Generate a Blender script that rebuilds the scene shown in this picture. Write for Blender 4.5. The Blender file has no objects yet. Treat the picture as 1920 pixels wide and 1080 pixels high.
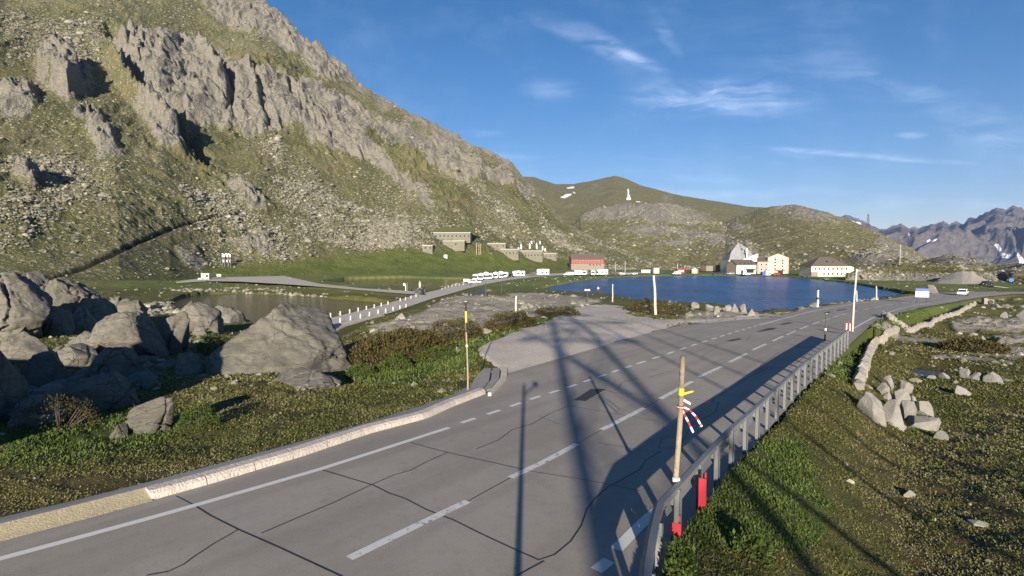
import bpy, math, random
import numpy as np
from mathutils import Vector
R = math.radians
random.seed(7); rng = np.random.default_rng(11)
sc = bpy.context.scene
col = sc.collection

# ------------------------------------------------------------ camera
F = 1000.0; TH = math.atan(53/1000.0); CT, ST = math.cos(TH), math.sin(TH)
cam = bpy.data.objects.new("camera", bpy.data.cameras.new("camera"))
col.objects.link(cam); sc.camera = cam
cam.location = (0, 0, 0); cam.rotation_euler = (math.pi/2 - TH, 0, 0)
cam.data.sensor_width = 36; cam.data.lens = 36*F/1920
cam.data.clip_start = 0.1; cam.data.clip_end = 40000

# ------------------------------------------------------------ light
SUN_EL, SUN_AZ = 13.8, 0.03
sun = bpy.data.objects.new("sun", bpy.data.lights.new("sun", 'SUN'))
col.objects.link(sun)
sun.data.energy = 4.3; sun.data.angle = R(0.5); sun.data.color = (1.0, 0.88, 0.73)
sun.rotation_euler = Vector((SUN_AZ, 1, -math.tan(R(SUN_EL)))).to_track_quat('-Z', 'Y').to_euler()
sc.view_settings.view_transform = 'Standard'; sc.view_settings.look = 'None'
sc.view_settings.exposure = 1.2; sc.view_settings.gamma = 1

W = bpy.data.worlds.new("World"); sc.world = W; W.use_nodes = True


class NT:
    """small node helper"""
    def __init__(s, nt): s.nt = nt; nt.nodes.clear()
    def n(s, typ, ins=None, **kw):
        nd = s.nt.nodes.new(typ)
        for k, v in kw.items(): setattr(nd, k, v)
        for k, v in (ins or {}).items(): s.set(nd, k, v)
        return nd
    def set(s, nd, k, v):
        i = nd.inputs[k]
        if isinstance(v, bpy.types.NodeSocket): s.nt.links.new(v, i)
        elif isinstance(v, bpy.types.Node): s.nt.links.new(v.outputs[0], i)
        else:
            if isinstance(v, tuple) and len(v) == 3 and i.type == 'RGBA': v = v + (1,)
            i.default_value = v
    def m(s, op, a, b=None, c=None, clamp=False):
        d = {0: a}
        if b is not None: d[1] = b
        if c is not None: d[2] = c
        return s.n('ShaderNodeMath', d, operation=op, use_clamp=clamp).outputs[0]
    def vm(s, op, a, b=None):
        d = {0: a}
        if b is not None: d[1] = b
        return s.n('ShaderNodeVectorMath', d, operation=op)
    def mix(s, f, a, b, mode='MIX'):
        nd = s.n('ShaderNodeMix', data_type='RGBA', blend_type=mode, clamp_factor=True)
        for k, v in ((0, f), (6, a), (7, b)): s.set(nd, k, v)
        return nd.outputs[2]
    def mr(s, v, a, b, c=0.0, d=1.0, smooth=True):
        return s.n('ShaderNodeMapRange', {0: v, 1: a, 2: b, 3: c, 4: d},
                   interpolation_type='SMOOTHSTEP' if smooth else 'LINEAR').outputs[0]
    def noise(s, vec, scale, detail=4, rough=0.55, dist=0.0):
        return s.n('ShaderNodeTexNoise', {'Vector': vec, 'Scale': scale, 'Detail': float(detail), 'Roughness': rough, 'Distortion': dist}).outputs[0]
    def vor(s, vec, scale, feat='F1', rnd=1.0):
        return s.n('ShaderNodeTexVoronoi', {'Vector': vec, 'Scale': scale, 'Randomness': rnd}, feature=feat)
    def attr(s, name): return s.n('ShaderNodeAttribute', attribute_name=name).outputs['Fac']
    def mapv(s, vec, scale=(1, 1, 1), rot=(0, 0, 0), loc=(0, 0, 0)):
        return s.n('ShaderNodeMapping', {'Vector': vec, 'Location': loc, 'Rotation': rot, 'Scale': scale}).outputs[0]


def px_dir(px, py):
    a = (px-960)/F; b = (540-py)/F
    return np.array([a, b*ST+CT, b*CT-ST])


w = NT(W.node_tree)
sky = w.n('ShaderNodeTexSky', sky_type='NISHITA', sun_disc=False, sun_elevation=R(SUN_EL), sun_rotation=R(180+1.7),
          altitude=2100, air_density=1.15, dust_density=0.35, ozone_density=2.2)
tc = w.n('ShaderNodeTexCoord').outputs['Generated']
sep = w.n('ShaderNodeSeparateXYZ', {0: tc})
yy = w.m('MAXIMUM', sep.outputs[1], 0.05)
tt = w.m('DIVIDE', sep.outputs[0], yy); ss = w.m('DIVIDE', sep.outputs[2], yy)
gn = w.n('ShaderNodeCombineXYZ', {0: tt, 1: ss, 2: 0.0}).outputs[0]
warp = w.n('ShaderNodeTexNoise', {'Vector': gn, 'Scale': 6.0, 'Detail': 3.0}).outputs['Color']
gw = w.vm('ADD', gn, w.vm('MULTIPLY', w.vm('SUBTRACT', warp, (0.5, 0.5, 0.5)), (0.10, 0.05, 0.0))).outputs[0]
cloud = None
# cirrus wisps in the sky: direction (from the photo), half sizes, tilt, strength
for (px, py, a, b, rot, k) in [
        (1345, 183, 190, 42, -3, .60), (1365, 200, 60, 22, -25, .45), (1110, 70, 150, 26, -22, .36), (1200, 105, 70, 14, -30, .30), (1245, 52, 60, 12, -60, .20),
        (1640, 293, 230, 7, -4.5, .55), (1480, 290, 90, 12, -3, .28), (905, 250, 60, 10, 0, .36), (1690, 160, 120, 24, -12, .20),
        (1840, 240, 140, 60, -25, .24), (1330, 362, 300, 12, 0, .30), (1710, 254, 34, 8, 0, .36), (1040, 168, 70, 22, 0, .20),
        (1800, 385, 220, 16, 0, .16), (1010, 300, 260, 10, 0, .14), (1650, 385, 90, 16, 0, .20), (1500, 120, 300, 90, -20, .10),
        (1250, 330, 200, 10, -4, .18), (1420, 300, 60, 8, -8, .3)]:
    d = px_dir(px, py); t0, s0 = d[0]/d[1], d[2]/d[1]
    src = gn if b < 9 else gw
    v = w.mapv(src, (1, 1, 1), (0, 0, 0), (-t0, -s0, 0))
    v = w.mapv(v, (1, 1, 1), (0, 0, R(-rot)))
    v = w.mapv(v, (F/a, F/b, 0))
    L = w.vm('LENGTH', v).outputs['Value']
    msk = w.mr(L, 0.15, 1.15, k, 0.0)
    cloud = msk if cloud is None else w.m('ADD', cloud, msk)
strk = w.noise(w.mapv(gw, (3.5, 20, 1), (0, 0, R(7))), 1.6, 8, 0.62, 0.6)
strk2 = w.noise(w.mapv(gw, (2, 3, 1)), 3.0, 6, 0.6)
cm = w.m('MULTIPLY', cloud, w.m('MULTIPLY', w.mr(strk, 0.34, 0.68), w.m('MULTIPLY', w.mr(strk2, 0.3, 0.62, 0.35, 1.0), .60)))
cm = w.m('ADD', cm, w.m('MULTIPLY', w.mr(strk2, 0.45, 0.8), 0.05))
skyb = w.n('ShaderNodeHueSaturation', {'Saturation': 1.34, 'Color': sky.outputs[0]})
skyb = w.n('ShaderNodeVectorMath', {0: skyb.outputs[0], 1: (1.16, .93, 1.0)}, operation='MULTIPLY')
skyc = w.mix(cm, skyb.outputs[0], (13.0, 14.4, 17.0))
bg = w.n('ShaderNodeBackground', {'Color': skyc, 'Strength': 0.053})
w.n('ShaderNodeOutputWorld', {0: bg})

# ------------------------------------------------------------ numeric helpers


def proj(P):
    P = np.asarray(P, float); d = P[..., 1]*CT - P[..., 2]*ST; u = P[..., 1]*ST + P[..., 2]*CT
    return 960+F*P[..., 0]/d, 540-F*u/d


def at_z(px, py, z):
    d = px_dir(px, py); return d*(z/d[2])


def at_Y(px, py, Y):
    d = px_dir(px, py); return d*(Y/d[1])


def hsh(ix, iy, iz, seed):
    h = (ix.astype(np.int64)*374761393 + iy.astype(np.int64)*668265263 + iz*2147483647 + seed*1274126177) & 0xFFFFFFFF
    h = ((h ^ (h >> 13))*1274126177) & 0xFFFFFFFF
    h = ((h ^ (h >> 16))*2246822519) & 0xFFFFFFFF
    return ((h ^ (h >> 15)) & 0xFFFFFF)/float(0xFFFFFF)


def vn2(x, y, seed=0):
    """gradient noise about -1..1"""
    x0 = np.floor(x); y0 = np.floor(y); fx = x-x0; fy = y-y0
    ux = fx*fx*fx*(fx*(fx*6-15)+10); uy = fy*fy*fy*(fy*(fy*6-15)+10)
    def g(i, j):
        a = hsh(x0+i, y0+j, 0, seed)*2*np.pi
        return np.cos(a)*(fx-i)+np.sin(a)*(fy-j)
    return 1.5*((g(0, 0)*(1-ux)+g(1, 0)*ux)*(1-uy)+(g(0, 1)*(1-ux)+g(1, 1)*ux)*uy)


def vn3(x, y, z, seed=0):
    z0 = np.floor(z); fz = z-z0; u = fz*fz*(3-2*fz)
    x0 = np.floor(x); y0 = np.floor(y); fx = x-x0; fy = y-y0; ux = fx*fx*(3-2*fx); uy = fy*fy*(3-2*fy)
    r = 0
    for k in (0, 1):
        zi = (z0+k).astype(np.int64)
        q = [hsh(x0+i, y0+j, zi, seed) for i, j in ((0, 0), (1, 0), (0, 1), (1, 1))]
        v = (q[0]*(1-ux)+q[1]*ux)*(1-uy)+(q[2]*(1-ux)+q[3]*ux)*uy
        r = r + v*((1-u) if k == 0 else u)
    return r*2-1


def fbm(x, y, octv=5, seed=0, gain=0.5, ridged=False):
    r = 0; a = 1.0; s = 0
    for o in range(octv):
        n = vn2(x, y, seed+o*17)
        if ridged: n = 1-2*np.abs(n)
        r = r+a*n; s += a; a *= gain; x = x*2.03+3.1; y = y*2.03-1.7
    return r/s


def fbm3(p, octv=4, seed=0, gain=0.5):
    r = 0; a = 1.0; s = 0; p = p.copy()
    for o in range(octv):
        r = r+a*vn3(p[:, 0], p[:, 1], p[:, 2], seed+o*7); s += a; a *= gain; p = p*2.1+1.3
    return r/s


def sstep(a, b, x):
    t = np.clip((x-a)/(b-a), 0, 1); return t*t*(3-2*t)


def sdpoly(x, y, P, closed=True):
    """signed distance, negative inside; open polylines give plain distance"""
    P = np.asarray(P, float); n = len(P); d = np.full(x.shape, 1e18); ins = np.zeros(x.shape, bool)
    for i in range(n if closed else n-1):
        a = P[i]; b = P[(i+1) % n]; e = b-a
        wx, wy = x-a[0], y-a[1]; t = np.clip((wx*e[0]+wy*e[1])/(e@e+1e-12), 0, 1)
        d = np.minimum(d, (wx-e[0]*t)**2+(wy-e[1]*t)**2)
        if closed:
            c = ((a[1] <= y) != (b[1] <= y))
            with np.errstate(divide='ignore', invalid='ignore'):
                xc = a[0]+(y-a[1])*e[0]/(e[1] if e[1] != 0 else 1e-9)
            ins ^= c & (x < xc)
    d = np.sqrt(d)
    return np.where(ins, -d, d) if closed else d


def tag(o, label=None, cat=None, group=None, kind=None):
    if label: o['label'] = label
    if cat: o['category'] = cat
    if group: o['group'] = group
    if kind: o['kind'] = kind
    return o


def mesh_np(name, V, Fc, mat, parent=None, attrs=None, smooth=True):
    """V (n,3); Fc (m,k) int array or list of lists"""
    me = bpy.data.meshes.new(name)
    V = np.asarray(V, np.float32)
    if isinstance(Fc, np.ndarray):
        m, k = Fc.shape
        me.vertices.add(len(V)); me.vertices.foreach_set('co', V.ravel())
        me.loops.add(m*k); me.loops.foreach_set('vertex_index', Fc.astype(np.int32).ravel())
        me.polygons.add(m); me.polygons.foreach_set('loop_start', np.arange(0, m*k, k, dtype=np.int32))
        me.update(calc_edges=True)
    else:
        me.from_pydata([tuple(map(float, v)) for v in V], [], [list(map(int, f)) for f in Fc]); me.update()
    me.polygons.foreach_set('use_smooth', [bool(smooth)]*len(me.polygons))
    for an, av in (attrs or {}).items():
        at = me.attributes.new(an, 'FLOAT', 'POINT'); at.data.foreach_set('value', np.asarray(av, np.float32).ravel())
    if mat: me.materials.append(mat)
    o = bpy.data.objects.new(name, me); col.objects.link(o)
    if parent: o.parent = parent
    return o


def grid_faces(nr, nc, keep=None):
    i = np.arange(nr-1)[:, None]*nc+np.arange(nc-1)[None, :]
    q = np.stack([i, i+1, i+nc+1, i+nc], -1).reshape(-1, 4)
    return q if keep is None else q[keep.ravel()]


def empty(name, loc, rz=0.0):
    o = bpy.data.objects.new(name, None); col.objects.link(o); o.location = tuple(map(float, loc)); o.rotation_euler = (0, 0, rz); return o


class MB:
    def __init__(s): s.v = []; s.f = []
    def add(s, v, f):
        k = len(s.v); s.v += [tuple(map(float, p)) for p in v]; s.f += [[i+k for i in q] for q in f]; return s
    def box(s, x0, y0, z0, x1, y1, z1):
        return s.add([(x0, y0, z0), (x1, y0, z0), (x1, y1, z0), (x0, y1, z0), (x0, y0, z1), (x1, y0, z1), (x1, y1, z1), (x0, y1, z1)],
                     [(3, 2, 1, 0), (4, 5, 6, 7), (0, 1, 5, 4), (1, 2, 6, 5), (2, 3, 7, 6), (3, 0, 4, 7)])
    def tube(s, a, b, ra, rb=None, n=8):
        a = np.array(a, float); b = np.array(b, float); rb = ra if rb is None else rb
        d = b-a; d /= np.linalg.norm(d)+1e-9
        q = np.cross(d, [0, 0, 1] if abs(d[2]) < .9 else [1, 0, 0]); q /= np.linalg.norm(q); p = np.cross(d, q)
        v = [a+ra*(math.cos(t)*q+math.sin(t)*p) for t in np.arange(n)*2*math.pi/n]+[b+rb*(math.cos(t)*q+math.sin(t)*p) for t in np.arange(n)*2*math.pi/n]
        return s.add(v, [(i, (i+1) % n, n+(i+1) % n, n+i) for i in range(n)]+[tuple(range(n))[::-1], tuple(range(n, 2*n))])
    def prism(s, poly, axis, a, b):
        """poly 2-D points extruded along axis (0 x,1 y,2 z)"""
        def mk(p, h):
            return {0: (h, p[0], p[1]), 1: (p[0], h, p[1]), 2: (p[0], p[1], h)}[axis]
        n = len(poly)
        return s.add([mk(p, a) for p in poly]+[mk(p, b) for p in poly],
                     [tuple(range(n))[::-1], tuple(range(n, 2*n))]+[(i, (i+1) % n, n+(i+1) % n, n+i) for i in range(n)])
    def build(s, name, mat, parent=None, smooth=False, bevel=0):
        o = mesh_np(name, s.v, s.f, mat, parent, smooth=smooth)
        import bmesh
        bm = bmesh.new(); bm.from_mesh(o.data); bmesh.ops.recalc_face_normals(bm, faces=bm.faces)
        if bevel: bmesh.ops.bevel(bm, geom=bm.edges[:], offset=bevel, segments=2, affect='EDGES', clamp_overlap=True)
        bm.to_mesh(o.data); bm.free()
        return o


def copy_tree(o, parent=None):
    c = o.copy(); col.objects.link(c); c.parent = parent
    for ch in o.children: copy_tree(ch, c)
    return c


def simple_mat(name, colr, rough=0.7, metal=0.0, var=0.12, scale=3.0, bump=0.0, bscale=30.0, spec=0.4):
    m = bpy.data.materials.new(name); m.use_nodes = True; t = NT(m.node_tree)
    p = t.n('ShaderNodeNewGeometry').outputs['Position']
    nz = t.noise(p, scale, 5, 0.6)
    c = t.mix(nz, tuple(x*(1-var) for x in colr), tuple(min(1, x*(1+var)) for x in colr))
    b = t.n('ShaderNodeBsdfPrincipled', {'Base Color': c, 'Roughness': rough, 'Metallic': metal, 'Specular IOR Level': spec})
    if bump:
        bn = t.n('ShaderNodeBump', {'Height': t.noise(p, bscale, 4, 0.6), 'Strength': bump, 'Distance': 0.05}); t.set(b, 'Normal', bn)
    t.n('ShaderNodeOutputMaterial', {0: b}); return m


# ------------------------------------------------------------ road frame and heights
RA = R(38); RS, RC = math.sin(RA), math.cos(RA)
UK = [-40, 0, 4, 8.5, 16, 30, 38, 51, 68, 95, 132, 162, 260]
ZK = [-4.35, -4.36, -4.4, -4.5, -4.72, -4.78, -4.9, -5.32, -5.91, -6.9, -8.0, -8.3, -8.6]


def smooth_interp(x, xs, ys, r=3.0):
    return sum(np.interp(x+k*r/2, xs, ys)*wt for k, wt in ((-2, .1), (-1, .2), (0, .4), (1, .2), (2, .1)))


def zroad(x, y): return smooth_interp(np.asarray(x)*RS+np.asarray(y)*RC, UK, ZK)


def on_road(px, py, dz=0.0):
    z = -5.0; d = px_dir(px, py)
    for _ in range(60):
        P = d*(z/d[2]); z = 0.5*z+0.5*(float(zroad(P[0], P[1]))+dz)
    return d*(z/d[2])


def uv(P): return P[..., 0]*RS+P[..., 1]*RC, P[..., 0]*RC-P[..., 1]*RS


def poly_on_road(pts, dz=0.0): return np.array([on_road(x, y, dz) for x, y in pts])


ROAD_L = [(-1400, 1230), (-400, 1108), (0, 1014), (140, 977), (285, 938), (400, 906), (560, 858), (700, 811), (800, 785), (850, 762), (912, 738), (936, 712), (950, 700), (985, 690), (1060, 669), (1160, 639), (1270, 611), (1360, 602),
          (1440, 596), (1530, 576), (1600, 566), (1700, 555), (1760, 549.5), (1800, 547)]
ROAD_R = [(1100, 1500), (1200, 1120), (1236, 1020), (1262, 965), (1300, 918), (1340, 872), (1400, 803), (1480, 722), (1540, 668), (1590, 630), (1640, 604), (1690, 586), (1730, 576), (1800, 564), (1850, 556), (1900, 551.5)]
PL = poly_on_road(ROAD_L); PR = poly_on_road(ROAD_R)
# the guardrail's top edge as traced, .9 m above the road; the road edge runs just outside it
RAIL_TOP = [(1318, 1420), (1246, 1210), (1220, 1079), (1232, 1000), (1244, 944), (1278, 909), (1313, 869), (1340, 840), (1367, 811), (1388, 791), (1408, 774), (1424, 760), (1443, 742), (1470, 717), (1502, 687), (1545, 653), (1593, 617)]
RP = np.array([on_road(x, y, .9)-[0, 0, .9] for x, y in RAIL_TOP]); _t = np.gradient(RP[:, :2], axis=0); _t /= np.linalg.norm(_t, axis=1)[:, None]
RPO = RP+np.column_stack([_t[:, 1], -_t[:, 0], 0*_t[:, 0]])*.03; PR = np.vstack([RPO, PR[10:]])
uL, vL = uv(PL); uR, vR = uv(PR)
# beyond the last traced point both edges carry on to the right in plan
uL = np.append(uL, uL[-1]+60); vL = np.append(vL, vL[-1]+70)
uR = np.append(uR, uL[-1]); vR = np.append(vR, vL[-1]+9)
oL = np.argsort(uL); oR = np.argsort(uR)
def road_edges(u): return np.interp(u, uL[oL], vL[oL]), np.interp(u, uR[oR], vR[oR])

# water bodies, on z = ZL
ZL = -9.5
def wpoly(pts): return np.array([at_z(x, y, ZL)[:2] for x, y in pts])
LAKE = wpoly([(1008, 543), (1060, 531), (1130, 522.5), (1200, 518), (1300, 516.5), (1400, 517.5), (1480, 520), (1530, 524), (1600, 532), (1655, 543), (1712, 554.5),
              (1690, 558), (1600, 568.5), (1530, 578), (1470, 586), (1425, 590.5), (1400, 589), (1340, 575), (1290, 572), (1235, 572), (1190, 567), (1165, 560), (1140, 556), (1090, 553), (1040, 549)])
POND1 = wpoly([(316, 567), (345, 557), (390, 551.5), (460, 551), (560, 556), (640, 561), (700, 566), (738, 571), (700, 585), (655, 598), (622, 606), (560, 612), (480, 612), (400, 600), (330, 580)])
POND2 = wpoly([(590, 529), (650, 524), (760, 521.5), (868, 524), (866, 532), (815, 541.5), (750, 541.5), (690, 539), (640, 535)])
PUD = np.array([at_z(x, y, -7.15)[:2] for x, y in [(1694, 690), (1720, 689), (1760, 695), (1800, 703), (1770, 711), (1725, 710), (1705, 702)]])

# lesser roads as strips: left edge, right edge in the photo, height
def strip_pts(a, b, z):
    z = np.broadcast_to(z, (len(a),)); return np.array([at_z(x, y, q) for (x, y), q in zip(a, z)]), np.array([at_z(x, y, q) for (x, y), q in zip(b, z)])
CW_A, CW_B = strip_pts([(560, 620), (616, 597), (655, 587), (700, 576), (750, 562), (780, 552), (815, 545), (850, 535.5), (880, 529.5), (930, 520.5), (990, 514.5), (1060, 511.6), (1130, 510.5), (1210, 510)],
                       [(590, 640), (640, 611), (685, 598), (735, 586), (775, 572), (810, 560), (850, 549), (880, 540), (915, 532), (960, 524), (1010, 518.5), (1070, 515), (1140, 513), (1210, 512.3)],
                       [-8.1]*7+[-8.3, -8.4, -8.5, -8.55, -8.6, -8.6, -8.6])
SD_A, SD_B = strip_pts([(330, 528), (390, 520), (470, 516.5), (530, 516), (540, 519), (600, 532), (680, 540.5), (740, 544), (790, 546.5)],
                       [(330, 531), (390, 527), (450, 528), (520, 532), (580, 536), (640, 541), (700, 546), (750, 550), (800, 553)],
                       [-8.0, -8.0, -8.0, -8.0, -8.0, -8.1, -8.1, -8.1, -8.1])
STRIPS = [(CW_A, CW_B), (SD_A, SD_B)]

# ground height control points: (px, py, z)
GP = [(0, 985, -4.4), (-500, 1000, -4.4), (0, 900, -4.6), (0, 800, -5.1), (-400, 800, -5.0), (200, 850, -4.7), (400, 800, -4.9), (600, 780, -4.85), (800, 745, -4.85), (875, 738, -4.8),
      (300, 700, -5.6), (100, 720, -5.9), (0, 690, -6.1), (-300, 690, -6.0), (500, 700, -5.4), (660, 690, -6.1), (750, 690, -5.7), (850, 680, -5.3), (920, 650, -4.95), (1000, 612, -5.4), (1100, 577, -6.6),
      (1250, 592, -6.6), (1180, 585, -6.7), (1320, 601, -6.2), (1400, 594, -8.2), (1450, 589, -8.7), (1540, 579, -9.0), (1620, 567, -9.2), (1345, 584, -8.6), (1285, 581, -8.3), (1400, 601, -6.0), (1000, 690, -4.78), (1160, 639, -4.95), (1050, 575, -7.2), (900, 562, -7.9), (1000, 560, -8.0), (830, 590, -7.0), (760, 605, -7.1), (700, 630, -7.0),
      (650, 655, -7.6), (620, 640, -8.3), (750, 640, -6.6), (200, 620, -7.2), (0, 600, -7.5), (-300, 600, -7.5), (350, 610, -8.0), (500, 610, -8.8), (100, 560, -8.0), (300, 570, -9.2), (250, 545, -8.2),
      (0, 540, -7.5), (-300, 540, -7.0), (-300, 500, -2.0), (0, 500, -3), (350, 520, -8.3), (600, 515, -8.0), (800, 510, -7.9), (950, 508, -8.2), (1100, 507, -8.3),
      (900, 530, -9.0), (1000, 528, -8.9), (1080, 519, -9.0), (1250, 511, -8.7), (1400, 512, -8.8), (1500, 513, -8.8), (1600, 516, -8.8), (1700, 530, -8.8), (1750, 540, -8.7), (1850, 535, -8.6),
      (1950, 540, -8.6), (2100, 540, -8.6), (1920, 560, -8.9), (1900, 590, -8.9), (1830, 575, -9.1), (1760, 597, -8.5), (1700, 620, -7.8), (1650, 655, -6.9), (1606, 728, -5.7), (1900, 640, -8.6), (1900, 700, -7.7), (1740, 715, -7.2), (1760, 690, -7.3),
      (2200, 650, -8.5), (1680, 795, -6.2), (1900, 800, -6.4), (2300, 800, -6.4), (1900, 1000, -5.3), (2300, 1000, -5.4), (1500, 1000, -4.95), (1320, 1060, -4.6), (1300, 1140, -4.5), (1500, 850, -5.3), (1420, 840, -4.95), (1560, 780, -5.35),
      (1600, 690, -5.75), (1620, 630, -6.3), (1700, 600, -7.4), (1800, 575, -8.4), (960, 1500, -4.4), (500, 1500, -4.4), (1500, 1500, -4.5), (2500, 1500, -4.6), (-500, 1500, -4.4), (960, 2200, -4.4), (-800, 700, -5), (2800, 700, -7), (-800, 540, -7), (2800, 540, -8.6)]
XS = np.array([at_z(*g) for g in GP])
ex = [(-700, 600, -8), (-200, 600, -8.5), (200, 600, -8.7), (700, 600, -8.7), (-300, 330, -6), (100, 450, -8.6)]
XS = np.vstack([XS, np.array(ex, float)])
def zref(Y): return np.interp(np.log(np.maximum(Y, 1.0)), np.log([1, 12, 30, 45, 80, 120, 700]), [-4.4, -4.55, -4.95, -5.8, -7.6, -8.6, -8.8])
cx = np.stack([XS[:, 0]/XS[:, 1]*2.2, np.log(XS[:, 1])], 1)
def phi(r2): return 0.5*r2*np.log(r2+1e-9)
def d2(A, B): return ((A[:, None, :]-B[None, :, :])**2).sum(-1)
N = len(cx); K = phi(d2(cx, cx))+np.eye(N)*0.004
Pm = np.hstack([np.ones((N, 1)), cx]); A = np.zeros((N+3, N+3)); A[:N, :N] = K; A[:N, N:] = Pm; A[N:, :N] = Pm.T
sol = np.linalg.solve(A, np.concatenate([XS[:, 2]-zref(XS[:, 1]), np.zeros(3)]))
gt = np.linspace(-1.9, 1.9, 240); gl = np.linspace(math.log(1.5), math.log(900), 240)
GG = np.stack(np.meshgrid(gt*2.2, gl), -1).reshape(-1, 2)
TPS = (phi(d2(GG, cx))@sol[:N]+sol[N]+GG@sol[N+1:]).reshape(240, 240)
TPS = np.clip(TPS, -4, 14)


def tps(x, y):
    y = np.maximum(y, 1.6); a = np.clip((x/y+1.9)/3.8*239, 0, 238.999); b = np.clip((np.log(y)-gl[0])/(gl[-1]-gl[0])*239, 0, 238.999)
    i = a.astype(int); j = b.astype(int); fa = a-i; fb = b-j
    return (TPS[j, i]*(1-fa)+TPS[j, i+1]*fa)*(1-fb)+(TPS[j+1, i]*(1-fa)+TPS[j+1, i+1]*fa)*fb+zref(y)


def hx(pts): return [(float(a), float(b)) for a, b in pts]
# surface zones traced in the photo (used on the undisturbed surface)
Z_GRAVEL = [(890, 662), (918, 642), (960, 625), (1010, 606), (1060, 588), (1095, 574), (1135, 570), (1165, 576), (1190, 592), (1250, 600), (1330, 598), (1400, 593), (1470, 588), (1540, 578), (1540, 590), (1440, 602), (1270, 615), (1160, 645), (1060, 676), (985, 700), (950, 704), (925, 690)]
Z_SLAB = [[(690, 622), (740, 606), (800, 590), (830, 565), (900, 555), (1000, 552), (1080, 556), (1130, 566), (1080, 578), (1020, 590), (960, 603), (900, 612), (850, 625), (800, 630), (740, 635)],
          [(1640, 642), (1700, 655), (1780, 672), (1850, 690), (1920, 700), (1920, 680), (1840, 668), (1760, 655), (1700, 641), (1655, 632)],
          [(1780, 608), (1830, 600), (1940, 600), (1940, 625), (1850, 628), (1790, 622)], [(1860, 640), (1930, 640), (1930, 660), (1870, 655)],
          [(1750, 690), (1830, 700), (1900, 712), (1900, 704), (1820, 690), (1740, 680)], [(1270, 590), (1340, 584), (1420, 590), (1420, 597), (1280, 598)],
          [(560, 505), (640, 500), (660, 510), (600, 515)]]
Z_BROWN = [[(1610, 770), (1700, 830), (1780, 800), (1920, 770), (1920, 1080), (1700, 1080), (1600, 930)], [(330, 690), (480, 690), (560, 760), (420, 780), (320, 740)], [(620, 640), (740, 605), (860, 640), (780, 680), (650, 690)],
           [(1700, 640), (1800, 625), (1920, 650), (1920, 690), (1760, 690), (1650, 680)], [(0, 900), (300, 870), (600, 815), (700, 790), (560, 850), (280, 930), (0, 1000)]]
Z_LUSH = [[(700, 700), (760, 650), (900, 632), (1000, 604), (1080, 576), (1100, 580), (1000, 618), (900, 668), (880, 690), (780, 720), (680, 720), (640, 700)], [(0, 800), (250, 760), (400, 780), (300, 830), (60, 890), (0, 880)],
          [(1270, 960), (1400, 860), (1500, 850), (1560, 1000), (1500, 1080), (1250, 1080)], [(560, 505), (1000, 480), (1100, 505), (900, 520), (600, 522)], [(1500, 700), (1600, 640), (1660, 600), (1720, 570), (1830, 560), (1760, 600), (1640, 660), (1590, 740)]]


def zone(px, py, polys, soft):
    r = np.full(px.shape, 1e9)
    for p in polys: r = np.minimum(r, sdpoly(px, py, p))
    return 1-sstep(-soft, soft, r)


def lane_info(x, y):
    """distance outside the paved road (negative inside)"""
    u, v = x*RS+y*RC, x*RC-y*RS
    a, b = road_edges(u); return np.maximum(a-v, v-b)


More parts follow.
